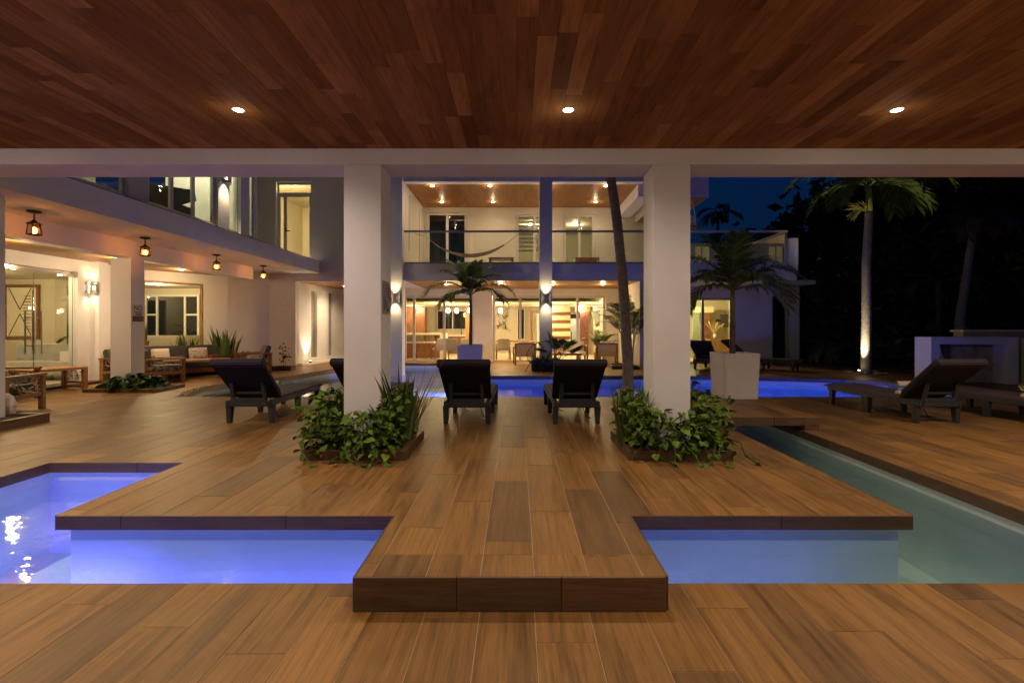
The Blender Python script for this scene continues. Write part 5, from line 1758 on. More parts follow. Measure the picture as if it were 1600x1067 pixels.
# areca clumps by the right side wall
for (x, y, h, n, seed, nm, cat) in ((3.62, 15.85, 2.3, 24, 5, 'tall feathery areca palm clump in the corner behind the leaning palm', 'palm'),
                                    (3.15, 18.0, 1.1, 9, 6, 'smaller areca palm beside the right end of the sliding doors', 'palm')):
    t = thing('areca_palm', nm, cat, (x, y, 0))
    r = random.Random(seed)
    for k in range(n):
        a = r.uniform(0, 6.28)
        hh = h * r.uniform(0.35, 0.75)
        MB().tube([(0.15 * math.cos(a), 0.15 * math.sin(a), 0), (0.22 * math.cos(a), 0.22 * math.sin(a), hh)], 0.014, 6, 0.010).build('stem', CROWNSHAFT, t, local=True)
        ra, lf = frond(h * 0.50, r.uniform(0.9, 1.4), r.uniform(0.8, 1.7), 20, 0.30, 0.016, 0.5, seed * 50 + k)
        o = lf.build('frond', FROND, t, local=True)
        ra.build('stalk', CROWNSHAFT, o, local=True)
        o.location = (0.22 * math.cos(a), 0.22 * math.sin(a), hh)
        o.rotation_euler = (0, 0, a + r.gauss(0, 0.5))
t = thing('areca_palm', 'bright lit areca palm inside the living room by the right door panel', 'palm', (X(934, 19.7), 19.7, 0.012))
MB().lathe([(0.14, 0), (0.18, 0.3), (0.16, 0.31)], 12).build('pot', TERRACOTTA, t, local=True)
r = random.Random(77)
for k in range(10):
    ra, lf = frond(0.75, r.uniform(0.9, 1.4), r.uniform(0.9, 1.8), 16, 0.22, 0.012, 0.5, 900 + k)
    o = lf.build('frond', GROUNDCOVER, t, local=True)
    ra.build('stalk', CROWNSHAFT, o, local=True)
    o.location = (0, 0, 0.45 + 0.04 * k)
    o.rotation_euler = (0, 0, r.uniform(0, 6.28))
k = thing('corner_planter', 'low dark planter box under the tall areca clump', 'planter', (3.5, 15.9, 0))
kerb(k, 3.05, 15.58, 3.93, 16.6, 0.11, mat=EDGE)
# basin and fan palm round the middle column
k = thing('column_planter', 'dark square basin planter round the foot of the middle house column', 'planter', (0.9, 15.2, 0))
kerb(k, 0.45, 14.75, 1.40, 15.9, 0.34, mat=BLACKMETAL)
swords('low_plant', 'low dark green grassy plants in the basin round the middle house column', 'plant', (0.80, 15.0, 0.22), 60, 0.38, 0.34, GROUNDCOVER, 0.022, 61, lean=0.7)
t = thing('fan_palm', 'small dark fan palm in front of the middle house column', 'palm', (1.24, 14.95, 0.24))
r = random.Random(9)
for k in range(13):
    a, el = r.uniform(0, 6.28), r.uniform(0.5, 1.35)
    L = r.uniform(0.55, 0.85)
    tip = Vector((L * math.cos(el) * math.cos(a), L * math.cos(el) * math.sin(a), L * math.sin(el)))
    MB().tube([(0, 0, 0), tip * 0.5 + Vector((0, 0, 0.05)), tip], 0.008, 5).build('stalk', CROWNSHAFT, t, local=True)
    fan = MB()
    f0 = tip.normalized()
    sd = f0.cross(Vector((0, 0, 1))).normalized()
    for q in range(13):
        b = -1.25 + 2.5 * q / 12
        d = (f0 * math.cos(b) + sd * math.sin(b) + Vector((0, 0, 0.15))).normalized()
        e = tip + d * 0.42 * (1 - 0.15 * abs(b))
        wv = d.cross(Vector((0.2, 0.1, 1))).normalized() * 0.026
        m_ = tip + d * 0.2
        fan.add([tip, m_ + wv, e + Vector((0, 0, -0.05)), m_ - wv], [(0, 1, 2, 3)])
    fan.build('fan_leaf', FROND, t, local=True)


# ================================================================== terrace furniture across the pool
def woven_chair(x, y, rz, label):
    t = thing('woven_chair', label, 'armchair', (x, y, 0), rz, 'woven rope chairs on the far terrace')
    MB().box(-0.30, -0.3, 0.34, 0.30, 0.32, 0.44).build('cushion', BEIGECLOTH, t, local=True, bevel=0.02)
    MB().bar((0, -0.33, 0.30), (0, -0.38, 0.76), 0.66, 0.03, 0.68, 0.03, up=(0, 1, 0)).build('woven_back', ROPE, t, local=True)
    MB().bar((0, -0.27, 0.45), (0, -0.31, 0.84), 0.5, 0.1, 0.5, 0.08, up=(0, 1, 0)).build('back_cushion', BEIGECLOTH, t, local=True, bevel=0.02)
    for sx in (-1, 1):
        MB().box(sx * 0.35 - 0.025, -0.40, 0, sx * 0.35 + 0.025, -0.35, 0.78).build('leg', DARKTEAK, t, local=True)
        MB().box(sx * 0.35 - 0.025, 0.30, 0, sx * 0.35 + 0.025, 0.35, 0.60).build('leg', DARKTEAK, t, local=True)
        MB().box(sx * 0.35 - 0.03, -0.349, 0.601, sx * 0.35 + 0.03, 0.36, 0.635).build('armrest', DARKTEAK, t, local=True)
    MB().box(-0.324, -0.40, 0.74, 0.324, -0.355, 0.785).build('top_rail', DARKTEAK, t, local=True)


woven_chair(X(819, 17.4), 17.5, 0.1, 'woven rope chair with wooden legs left of the middle house column')
woven_chair(X(948, 17.4), 17.5, -0.1, 'woven rope chair with wooden legs left of the leaning palm trunk')
t = thing('terrace_sofa', 'beige cushioned terrace sofa with wooden arms right of the middle house column', 'sofa', (X(888, 18.3), 18.3, 0))
MB().box(-0.70, -0.35, 0.30, 0.62, 0.3, 0.44).build('seat_cushion', BEIGECLOTH, t, local=True, bevel=0.02)
MB().box(-0.70, 0.18, 0.441, -0.05, 0.34, 0.82).box(-0.03, 0.18, 0.441, 0.62, 0.34, 0.80).build('back_cushion', BEIGECLOTH, t, local=True, bevel=0.02)
MB().box(-0.55, 0.02, 0.45, 0.0, 0.17, 0.78).build('throw_pillow', PRINTCLOTH, t, local=True, bevel=0.03)
for sx in (-0.78, 0.64):
    MB().box(sx, -0.38, 0, sx + 0.06, -0.32, 0.62).box(sx, 0.3, 0, sx + 0.06, 0.36, 0.66).box(sx, -0.38, 0.621, sx + 0.06, 0.29, 0.66).build('side_frame', DARKTEAK, t, local=True)
t = thing('terrace_table', 'low brown terrace coffee table in front of the beige sofa', 'coffee table', (X(886, 17.0), 17.1, 0))
MB().box(-0.48, -0.3, 0.38, 0.5, 0.3, 0.44).build('tabletop', DARKTEAK, t, local=True)
for sx in (-0.44, 0.41):
    for sy in (-0.27, 0.22):
        MB().box(sx, sy, 0, sx + 0.05, sy + 0.05, 0.379).build('leg', DARKTEAK, t, local=True)
t = thing('table_ornament', 'small red and dark bowls on the low terrace coffee table', 'ornament', (X(886, 17.0), 17.05, 0.441))
MB().lathe([(0.05, 0), (0.09, 0.04), (0.08, 0.045)], 12, (-0.25, 0, 0)).build('bowl', plain('red_glaze', (0.45, 0.05, 0.03), 0.4), t, local=True)
MB().lathe([(0.05, 0), (0.11, 0.05), (0.10, 0.055)], 12, (0.2, 0, 0)).build('bowl', plain('violet_glaze', (0.06, 0.04, 0.12), 0.4), t, local=True)


def egg_chair(x, y, rz, label):
    t = thing('string_chair', label, 'chair', (x, y, 0), rz, 'dark egg shaped string chairs')
    ring = []
    for k in range(25):
        a = 2 * math.pi * k / 24
        ring.append(Vector((0.40 * math.sin(a), -0.10 - 0.42 * math.cos(a) * 0.65, 0.62 + 0.40 * math.cos(a) * 0.62 * -1 * -1)))
    ring = [Vector((0.42 * math.sin(2 * math.pi * k / 24), -0.10 - 0.22 * math.cos(2 * math.pi * k / 24), 0.60 + 0.34 * math.cos(2 * math.pi * k / 24))) for k in range(25)]
    MB().tube(ring, 0.010, 6, cap=False).build('ring_frame', BLACKMETAL, t, local=True)
    low = [Vector((0.20 * math.sin(2 * math.pi * k / 12), 0.02 + 0.2 * math.cos(2 * math.pi * k / 12), 0.30)) for k in range(13)]
    MB().tube(low, 0.01, 6, cap=False).build('seat_ring', BLACKMETAL, t, local=True)
    sg_ = MB()
    for k in range(48):
        a = 2 * math.pi * k / 48
        f = k / 2
        p = ring[int(f)].lerp(ring[min(int(f) + 1, 24)], f - int(f))
        q = Vector((0.20 * math.sin(a), 0.02 - 0.2 * math.cos(a), 0.30))
        sg_.tube([p, p.lerp(q, 0.5) + Vector((0, 0, -0.05)), q], 0.004, 4)
    sg_.build('strings', BLACKMETAL, t, local=True)
    for k in range(3):
        a = 0.5 + k * 2.094
        MB().tube([(0.2 * math.cos(a), 0.02 + 0.2 * math.sin(a), 0.30), (0.38 * math.cos(a), 0.02 + 0.38 * math.sin(a), 0)], 0.011, 6).build('leg', BLACKMETAL, t, local=True)


egg_chair(X(840, 14.6), 14.45, 0.5, 'dark egg shaped string chair left of the middle column basin')


# ================================================================== porch of the left house
def lattice_panel(par, x0, x1, z0, z1, y, seed, name='lattice_panel'):
    """carved open panel in the local XZ plane"""
    r = random.Random(seed)
    mb = MB()
    for k in range(30):
        cx, cz = r.uniform(x0, x1), r.uniform(z0, z1)
        s = 0.05
        a = r.uniform(0, 3.14)
        dx, dz = s * math.cos(a), s * math.sin(a)
        mb.bar((max(x0, cx - dx), y, max(z0, cz - dz)), (min(x1, cx + dx), y, min(z1, cz + dz)), 0.012, 0.014)
    mb.build(name, ROPE, par, local=True)


def porch_chair(x, y, rz, label):
    t = thing('porch_armchair', label, 'armchair', (x, y, 0), rz, 'wooden armchairs on the left porch')
    MB().box(-0.30, -0.30, 0.30, 0.30, 0.34, 0.42).build('seat_cushion', GREYCLOTH, t, local=True, bevel=0.025)
    MB().bar((0, -0.26, 0.42), (0, -0.40, 0.80), 0.58, 0.13, up=(0, 1, 0)).build('back_cushion', GREYCLOTH, t, local=True, bevel=0.03)
    for sx in (-1, 1):
        fm = MB()
        fm.box(sx * 0.37 - 0.035, -0.42, 0, sx * 0.37 + 0.035, -0.35, 0.56).box(sx * 0.37 - 0.035, 0.33, 0, sx * 0.37 + 0.035, 0.40, 0.56)
        fm.box(sx * 0.37 - 0.045, -0.44, 0.561, sx * 0.37 + 0.045, 0.42, 0.60).box(sx * 0.37 - 0.025, -0.349, 0.22, sx * 0.37 + 0.025, 0.329, 0.28)
        fm.build('side_frame', TEAK, t, local=True)
    MB().box(-0.334, -0.40, 0.24, 0.334, -0.36, 0.30).box(-0.334, -0.40, 0.50, 0.334, -0.36, 0.56).box(-0.334, 0.34, 0.22, 0.334, 0.38, 0.28).build('rail', TEAK, t, local=True)
    lattice_panel(t, -0.32, 0.32, 0.31, 0.49, -0.38, int(x * 10))
    for sx in (-1, 1):
        s = MB()
        r = random.Random(int(sx * 7 + x * 3))
        for k in range(26):
            cy_, cz = r.uniform(-0.32, 0.30), r.uniform(0.30, 0.54)
            a = r.uniform(0, 3.14)
            s.bar((sx * 0.37, max(-0.34, cy_ - 0.05 * math.cos(a)), max(0.285, cz - 0.05 * math.sin(a))), (sx * 0.37, min(0.32, cy_ + 0.05 * math.cos(a)), min(0.555, cz + 0.05 * math.sin(a))), 0.012)
        s.build('lattice_panel', ROPE, t, local=True)


def porch_table(x, y, rz, L, W, label):
    t = thing('porch_table', label, 'coffee table', (x, y, 0), rz, 'carved wooden porch tables')
    for k in range(4):
        w = W / 4
        MB().cbox(-L / 2, -W / 2 + k * w + 0.001, 0.45, L / 2, -W / 2 + (k + 1) * w - 0.001, 0.50, 0.003).build('plank', wood_x, t, local=True)
    for sx in (-1, 1):
        x_ = sx * (L / 2 - 0.045)
        for sy in (-1, 1):
            MB().box(x_ - 0.04, sy * (W / 2 - 0.04) - 0.04, 0, x_ + 0.04, sy * (W / 2 - 0.04) + 0.04, 0.449).build('leg', TEAK, t, local=True)
        MB().box(x_ - 0.02, -W / 2 + 0.081, 0.04, x_ + 0.02, W / 2 - 0.081, 0.09).box(x_ - 0.02, -W / 2 + 0.081, 0.14, x_ + 0.02, W / 2 - 0.081, 0.18).build('rail', TEAK, t, local=True)
        s = MB()
        r = random.Random(int(sx * 5 + x * 3))
        for k in range(40):
            cy_, cz = r.uniform(-W / 2 + 0.1, W / 2 - 0.1), r.uniform(0.20, 0.43)
            a = r.uniform(0, 3.14)
            lim = W / 2 - 0.082
            s.bar((x_, max(-lim, cy_ - 0.045 * math.cos(a)), max(0.185, cz - 0.045 * math.sin(a))), (x_, min(lim, cy_ + 0.045 * math.cos(a)), min(0.445, cz + 0.045 * math.sin(a))), 0.012)
        s.build('lattice_panel', ROPE, t, local=True)


wood_x = wood('teak_top', [(0.36, 0.18, 0.065), (0.42, 0.21, 0.08)], rough=0.4, grain=30, along=2, streak=0.3, axis='X')
porch_chair(-8.28, 7.7, 0.2, 'wooden porch armchair with carved side partly hidden by the left edge column')
porch_chair(-9.55, 8.9, -1.4, 'wooden porch armchair by the glass doors behind the carved table')
porch_table(-9.86, 10.2, 1.30, 1.0, 0.70, 'carved wooden coffee table in front of the left glass doors')
porch_chair(-9.85, 12.25, -1.3, 'wooden porch armchair behind the left side of the porch column')
porch_chair(-8.75, 12.0, -0.9, 'wooden porch armchair just right of the porch column')
porch_table(-8.55, 12.95, 0.42, 1.45, 0.65, 'long carved wooden coffee table in front of the grey porch sofa')
porch_chair(-7.85, 14.35, 2.3, 'wooden porch armchair with grey cushion right of the sword plants')
t = thing('porch_sofa', 'long grey porch sofa with low back below the angled window', 'sofa', (-9.42, 13.75, 0), RAD(55.8))
MB().box(-1.15, -0.75, 0.24, 1.15, -0.02, 0.42).build('seat_cushion', GREYCLOTH, t, local=True, bevel=0.03)
MB().box(-1.18, -0.12, 0.425, 0.0, 0.10, 0.84).build('back_cushion', GREYCLOTH, t, local=True, bevel=0.04)
MB().box(0.01, -0.12, 0.425, 1.18, 0.10, 0.84).build('back_cushion', GREYCLOTH, t, local=True, bevel=0.04)
MB().box(-1.18, -0.76, 0.10, 1.18, 0.12, 0.235).build('base', TEAK, t, local=True)
for sx in (-1.1, 1.04):
    MB().box(sx, -0.72, 0, sx + 0.06, 0.08, 0.099).build('leg', TEAK, t, local=True)
for (x, y, rz, m, nm, w) in ((-9.62, 13.05, 0.95, BEIGECLOTH, 'plain cream cushion on the grey porch sofa', 0.42), (-9.06, 13.75, 0.95, PRINTCLOTH, 'patterned cushion on the grey porch sofa', 0.48)):
    t = thing('sofa_cushion', nm, 'cushion', (x, y, 0.425), rz, 'cushions on the porch sofa')
    mb = MB()
    n = 8
    for s in (-1, 1):
        for i in range(n + 1):
            for j in range(n + 1):
                u, v = -1 + 2 * i / n, -1 + 2 * j / n
                th = 0.075 * ((1 - u ** 4) * (1 - v ** 4)) ** 0.5
                mb.v.append((u * w / 2, s * th + v * 0.06, 0.18 + v * 0.17))
    q = (n + 1) ** 2
    for i in range(n):
        for j in range(n):
            a = i * (n + 1) + j
            mb.f += [(a, a + 1, a + n + 2, a + n + 1), (q + a, q + a + n + 1, q + a + n + 2, q + a + 1)]
    mb.build('cushion', m, t, local=True, smooth=True)
t = thing('plant_trough', 'terracotta trough holding the sword plants by the angled porch wall', 'planter', (-8.78, 14.55, 0), RAD(66))
MB().box(-0.55, -0.18, 0, 0.55, 0.18, 0.55).build('trough', TERRACOTTA, t, local=True, bevel=0.015)
t = swords('sword_plants', 'tall sword plants in the terracotta trough by the angled porch wall', 'plant', (-8.78, 14.55, 0.5), 26, 1.05, 0.40, SNAKE, 0.045, 17, lean=0.4, ey=0.9)
swords('sword_plants', 'shorter sword plants behind the grey sofa in front of the angled window', 'plant', (-9.5, 14.05, 0.55), 16, 0.72, 0.35, SNAKE, 0.045, 19, lean=0.4)
t = thing('plant_stand', 'dark low plant stand behind the grey porch sofa', 'planter', (-9.5, 14.05, 0), RAD(55.8))
MB().box(-0.4, -0.14, 0, 0.4, 0.14, 0.55).build('box', TERRACOTTA, t, local=True)
t = swords('red_plant', 'small red leaved plant beside the sword plants', 'plant', (-8.42, 14.75, 0.42), 22, 0.34, 0.14, REDLEAF, 0.03, 27, lean=0.9)
t = thing('red_plant_pot', 'dark pot under the small red leaved plant', 'plant pot', (-8.42, 14.75, 0))
MB().lathe([(0.12, 0), (0.17, 0.42), (0.15, 0.43)], 12).build('pot', TERRACOTTA, t, local=True)
t = thing('small_tree', 'small spindly red leaved tree by the end wall of the left house', 'plant', (-7.35, 15.2, 0.10))
MB().tube([(0, 0, 0), (0.02, 0, 0.3), (-0.02, 0, 0.62)], 0.008, 5).tube([(0.04, 0.02, 0), (0.08, 0, 0.25), (0.10, 0, 0.4)], 0.006, 5).build('stem', BARKDARK, t, local=True)
rl = MB()
hb = heart_leaf(0.2, 0.3)
for k in range(60):
    c = rng.choice(((-0.02, 0, 0.62), (0.06, 0, 0.42), (0.1, 0, 0.35), (-0.05, 0, 0.3)))
    m = Matrix.Translation((c[0] + rng.gauss(0, 0.06), c[1] + rng.gauss(0, 0.06), c[2] + rng.gauss(0, 0.06))) @ Euler((rng.uniform(-1, 1), rng.uniform(-1, 1), rng.uniform(0, 6))).to_matrix().to_4x4() @ Matrix.Scale(0.07, 4)
    rl.add([m @ Vector(p) for p in hb.v], hb.f)
rl.build('foliage', REDLEAF, t, local=True)
k = thing('wall_planter', 'low dark planter box by the end wall of the left house', 'planter', (-7.35, 15.2, 0))
kerb(k, -7.65, 15.05, -7.05, 15.4, 0.13, w=0.05)
# planter at the porch column
k = thing('porch_planter', 'low grey kerb planter round the porch column with ground cover', 'planter', (-8.2, 10.6, 0))
kerb(k, -9.05, 10.05, -7.55, 11.0, 0.075, w=0.07)


def bush(name, label, cat, loc, rx, ry, h, n, mat, s0, s1, seed, avoid=None):
    r = random.Random(seed)
    t = thing(name, label, cat, loc)
    hb_ = mesh_of(heart_leaf(0.2, 0.3), 'leaf', mat)
    fill = MB()
    base = heart_leaf(0.2, 0.3)
    for k in range(n):
        a, q = r.uniform(0, 6.28), math.sqrt(r.random())
        x, y = rx * q * math.cos(a), ry * q * math.sin(a)
        if avoid and avoid[0] < x < avoid[1] and avoid[2] < y < avoid[3]:
            continue
        z = h * (1 - q ** 3) * r.uniform(0.2, 1.05)
        s = r.uniform(s0, s1)
        e = (r.uniform(-1.1, 0.5), r.uniform(-0.8, 0.8), r.uniform(0, 6.3))
        m = Matrix.Translation((x, y, z)) @ Euler(e).to_matrix().to_4x4() @ Matrix.Scale(s, 4)
        fill.add([m @ Vector(p) for p in base.v], base.f)
    fill.build('foliage', mat, t, local=True, kind='stuff')
    return t


bush('ground_cover', 'low leafy ground cover spilling round the foot of the porch column', 'plant', (-8.3, 10.5, 0.05), 0.72, 0.48, 0.30, 480, GROUNDCOVER, 0.09, 0.16, 44, avoid=(-0.45, 0.0, -0.1, 0.28))
k = thing('edge_planter', 'low tiled kerb round the white column at the left picture edge', 'planter', (-7.2, 6.6, 0))
kerb(k, -8.3, 6.15, -6.78, 7.02, 0.125, w=0.08)
t = thing('drain_pipe', 'short white pipe with elbow beside the column at the left picture edge', 'pipe', (-7.48, 7.15, 0))
MB().tube([(0, 0, 0), (0, 0, 0.26), (-0.02, 0, 0.31), (-0.07, 0, 0.34), (-0.12, 0, 0.34)], 0.05, 12).build('pipe', POTWHITE, t, local=True, smooth=True)
MB().lathe([(0.058, 0.2), (0.058, 0.26)], 14).build('collar', POTWHITE, t, local=True)
# things in the left room
t = thing('wall_picture', 'wooden framed picture with black diamond lines in the left room', 'picture', (X(30, 13.5), 13.57, Z(487, 13.5)))
MB().box(-0.42, 0, -0.68, 0.42, 0.02, 0.68).build('canvas', QUARTZ, t, local=True)
MB().box(-0.50, -0.02, -0.76, -0.42, 0.03, 0.76).box(0.42, -0.02, -0.76, 0.50, 0.03, 0.76).box(-0.42, -0.02, 0.68, 0.42, 0.03, 0.76).box(-0.42, -0.02, -0.76, 0.42, 0.03, -0.68).build('frame', DARKTEAK, t, local=True)
pm = MB()
for s in (-1, 1):
    pm.bar((-0.36, -0.004, s * 0.66), (-0.05, -0.004, s * 0.06), 0.004, 0.022).bar((0.26, -0.004, s * 0.66), (-0.05, -0.004, s * 0.06), 0.004, 0.022)
for k in range(12):
    pm.box(0.02 + 0.014 * abs(k - 6), -0.006, -0.50 + k * 0.085, 0.26, -0.001, -0.485 + k * 0.085)
pm.box(0.30, -0.006, -0.6, 0.315, -0.001, 0.6)
pm.build('lines', BLACKPAINT, t, local=True)
t = thing('room_sofa', 'pale grey sofa behind the left glass doors', 'sofa', (-12.1, 12.6, 0.014))
MB().box(-1.3, -0.45, 0.12, 0.85, 0.3, 0.46).build('seat', plain('pale_grey_cloth', (0.42, 0.39, 0.35), 0.9), t, local=True, bevel=0.03)
MB().box(-1.3, 0.31, 0.12, 0.85, 0.52, 0.88).box(0.86, -0.45, 0.12, 1.05, 0.52, 0.80).build('back_and_arm', plain('grey_back_cloth', (0.36, 0.34, 0.31), 0.9), t, local=True, bevel=0.03)
t = thing('room_palm', 'bright green broad leaf plant behind the left glass doors', 'plant', (X(112, 14.2), 14.2, 0.014))
MB().lathe([(0.16, 0), (0.2, 0.4), (0.18, 0.41)], 12).build('pot', POTWHITE, t, local=True)
add_fronds(t, (0, 0, 0.9), [(3.0, 0.9, 1.6, 0.8), (2.4, 1.2, 1.0, 0.8), (0.3, 1.0, 1.4, 0.8), (-1.4, 0.8, 1.8, 0.7), (-2.3, 0.6, 1.8, 0.8)], mat=GROUNDCOVER, leaf=0.26, n=14, lw=0.03, seed=8)
MB().tube([(0, 0, 0.35), (0, 0, 0.95)], 0.02, 6).build('stem', CROWNSHAFT, t, local=True)
t = thing('white_cabinet', 'low white cabinet inside the left glass doors near the hinge', 'cabinet', (X(112, 12.6), 12.6, 0.014))
MB().box(-0.12, -0.2, 0, 0.2, 0.3, 0.72).box(-0.28, -0.2, 0, -0.121, 0.3, 0.38).build('body', WHITEFRAME, t, local=True)
t = thing('side_table', 'dark side table with white top beside the slate partition', 'table', (X(84, 13.2), 13.2, 0.014))
MB().box(-0.16, -0.15, 0.86, 0.2, 0.15, 0.9).build('top', WHITEFRAME, t, local=True)
MB().box(-0.04, -0.05, 0, 0.05, 0.05, 0.859).build('leg', BLACKMETAL, t, local=True)
t = thing('room_sofa', 'cream sofa seen through the angled porch window', 'sofa', (-10.7, 15.3, 0.014), RAD(20))
MB().box(-1.2, -0.1, 0.3, 0.0, 0.12, 1.08).box(0.01, -0.1, 0.3, 1.1, 0.12, 1.08).build('back_cushion', BEIGECLOTH, t, local=True, bevel=0.04)
MB().box(-1.2, 0.13, 0.1, 1.1, 0.8, 0.45).build('seat', BEIGECLOTH, t, local=True, bevel=0.03)
t = thing('inner_window', 'dark window with white bars seen through the angled porch window', 'window', (X(268, 16.8), 16.86, Z(494, 16.8)))
MB().box(-0.88, -0.02, -0.68, 0.88, 0.02, 0.68).build('pane', DARKPANE, t, local=True)
fm = MB().box(-0.95, -0.05, -0.75, 0.95, 0.02, -0.68).box(-0.95, -0.05, 0.68, 0.95, 0.02, 0.75)
for x in (-0.95, -0.55, 0.42, 0.88):
    fm.box(x, -0.055, -0.679, x + 0.07, 0.02, 0.679)
fm.box(-0.88, -0.05, 0.02, -0.551, 0.02, 0.08).box(0.491, -0.05, 0.02, 0.879, 0.02, 0.08)
fm.build('frame', WHITEFRAME, t, local=True)
swords('sword_plant', 'thin sword plant in a clay pot inside the angled window at its left', 'plant', (X(226, 14.6), 14.6, 0.9), 7, 0.62, 0.06, SNAKE, 0.03, 71, lean=0.15)
t = thing('clay_pot', 'clay pot on a cream stand inside the angled window at its left', 'plant pot', (X(226, 14.6), 14.6, 0.014))
MB().lathe([(0.09, 0.78), (0.12, 0.92), (0.10, 0.93)], 12).build('pot', TERRACOTTA, t, local=True)
MB().box(-0.12, -0.12, 0, 0.12, 0.12, 0.779).build('stand', QUARTZ, t, local=True)

# ================================================================== right garden
t = thing('stone_niche_wall', 'white framed garden wall with stone cladding in its niche behind the right loungers', 'wall', (10.9, 11.6, 0))
FR = MB().box(9.85, 11.5, 0, 10.05, 11.98, 1.12).box(11.66, 11.5, 0, 11.93, 11.98, 1.12).box(10.051, 11.5, 0.95, 11.659, 11.98, 1.12)
FR.build('frame', WHITE, t)
MB().box(10.051, 11.90, 0, 11.659, 11.96, 0.949).build('back_panel', STONE, t)
MB().box(10.052, 11.86, 0.0, 10.62, 11.899, 0.948).build('slate_panel', SLATEBLUE, t)
MB().bar((10.30, 11.85, 0.94), (10.52, 11.85, 0.2), 0.02, 0.07).bar((10.22, 11.85, 0.94), (10.22, 11.85, 0.0), 0.02, 0.03).build('brace', WHITEFRAME, t)
r = random.Random(12)
z = 0.01
while z < 0.93:
    h = r.uniform(0.06, 0.10)
    x = 10.63
    while x < 11.64:
        w = min(r.uniform(0.10, 0.26), 11.655 - x)
        MB().cbox(x + 0.003, 11.86 - r.uniform(0, 0.03), z + 0.003, x + w - 0.003, 11.8995, min(z + h, 0.948) - 0.002, 0.004).build('stone', STONE, t)
        x += w
    z += h
t = thing('capped_wall', 'pale capped wall standing behind the stone niche wall', 'wall', (12.6, 13.2, 0))
MB().box(12.0, 13.0, -0.04, 15.0, 13.3, 1.22).build('wall', plain('ochre_wall', (0.42, 0.36, 0.22), 0.8), t)
MB().box(11.95, 12.95, 1.221, 15.05, 13.35, 1.29).build('cap', WHITEFRAME, t)
t = thing('yellow_lit_side_wall', 'low wall with yellow light in its colour adjoining the right end of the stone niche wall', 'wall', (12.3, 11.4, 0))
MB().box(11.935, 11.2, 0, 13.2, 11.45, 1.10).build('wall', plain('yellow_lit_render', (0.45, 0.37, 0.16), 0.8), t)  # yellow light falling on this wall is put into its base colour
swords('spiky_plant', 'small spiky plant beside the lounger at the right picture edge', 'plant', (11.9, 10.9, 0.0), 18, 0.55, 0.15, SNAKE, 0.025, 88, lean=0.8)


def crown_mesh(seed, n_clump, per, rx, rz, leaf):
    r = random.Random(seed)
    mb = MB()
    for c in range(n_clump):
        while True:
            u = Vector((r.uniform(-1, 1), r.uniform(-1, 1), r.uniform(-1, 1)))
            if 0.35 < u.length < 1:
                break
        cx = Vector((u.x * rx, u.y * rx, u.z * rz))
        cr = r.uniform(0.35, 0.85)
        for k in range(per):
            p = cx + Vector((r.gauss(0, cr * 0.5), r.gauss(0, cr * 0.5), r.gauss(0, cr * 0.4)))
            a = Vector((r.gauss(0, 1), r.gauss(0, 1), r.gauss(0, 0.6))).normalized()
            b = a.cross(Vector((r.gauss(0, 1), r.gauss(0, 1), r.gauss(0, 1)))).normalized()
            s = leaf * r.uniform(0.6, 1.3)
            mb.add([p - a * s, p + b * s * 0.38, p + a * s, p - b * s * 0.38], [(0, 1, 2, 3)])
    return mesh_of(mb, 'crown', TREELEAF)


CROWNS = [crown_mesh(1, 46, 60, 2.6, 2.2, 0.24), crown_mesh(2, 52, 60, 2.2, 2.9, 0.22), crown_mesh(3, 40, 60, 3.2, 1.8, 0.26)]
TREES = [  # x, y, height, crown scale, kind, label
    (15.7, 27.5, 8.3, 0.62, 0, 'dark tree silhouette against the blue sky behind the white parapet'),
    (18.0, 27.0, 8.6, 0.85, 1, 'dark tree just left of the tall palm crown'),
    (21.0, 27.0, 10.5, 1.1, 0, 'dense dark tree behind the tall palm trunk'),
    (25.5, 27.5, 12.0, 1.3, 1, 'tallest dark tree right of the tall palm'),
    (18.6, 20.0, 6.0, 0.9, 2, 'low spreading dark tree beyond the garden path'),
    (22.5, 20.5, 8.8, 1.1, 1, 'dark tree behind the pale slanting trunk'),
    (27.5, 22.0, 10.5, 1.25, 0, 'dark tree high at the right picture edge'),
    (30.5, 26.0, 12.5, 1.4, 1, 'broad dark tree in the top right corner'),
    (20.2, 15.5, 6.8, 0.8, 1, 'near dark tree above the stone niche wall'),
    (15.8, 21.5, 4.8, 0.7, 2, 'short dark tree beside the house post'),
    (12.5, 30.0, 6.8, 0.55, 1, 'small round tree top peeping over the white parapet'),
    (33.0, 21.0, 11.0, 1.3, 2, 'wide dark tree beyond the right picture edge wall'),
]
for (x, y, h, s, k, nm) in TREES:
    t = thing('garden_tree', nm, 'tree', (x, y, -0.05), 0, 'dark trees in the right garden')
    lean = rng.uniform(-0.4, 0.4)
    hb_ = max(1.2, h - 3.2 * s)
    tr = MB().tube([(0, 0, 0), (lean * 0.4, 0, hb_ * 0.5), (lean, 0.1, hb_), (lean, 0, h - 1.2 * s)], [0.16 * s + 0.04, 0.13 * s + 0.02, 0.10 * s, 0.04], 8)
    for q in range(5):
        a = rng.uniform(0, 6.28)
        tr.tube([(lean, 0.1, hb_ * rng.uniform(0.75, 1.0)), (lean + 0.8 * s * math.cos(a), 0.8 * s * math.sin(a), hb_ + 0.6 * s), (lean + 1.7 * s * math.cos(a), 1.7 * s * math.sin(a), hb_ + rng.uniform(0.8, 2.0) * s)], [0.06 * s, 0.045 * s, 0.02 * s], 6)
    tr.build('trunk', BARKDARK, t, local=True, smooth=True)
    shared('crown', CROWNS[k], t, (lean, 0, h - 2.2 * s), (0, 0, rng.uniform(0, 6.28)), (s, s, s))
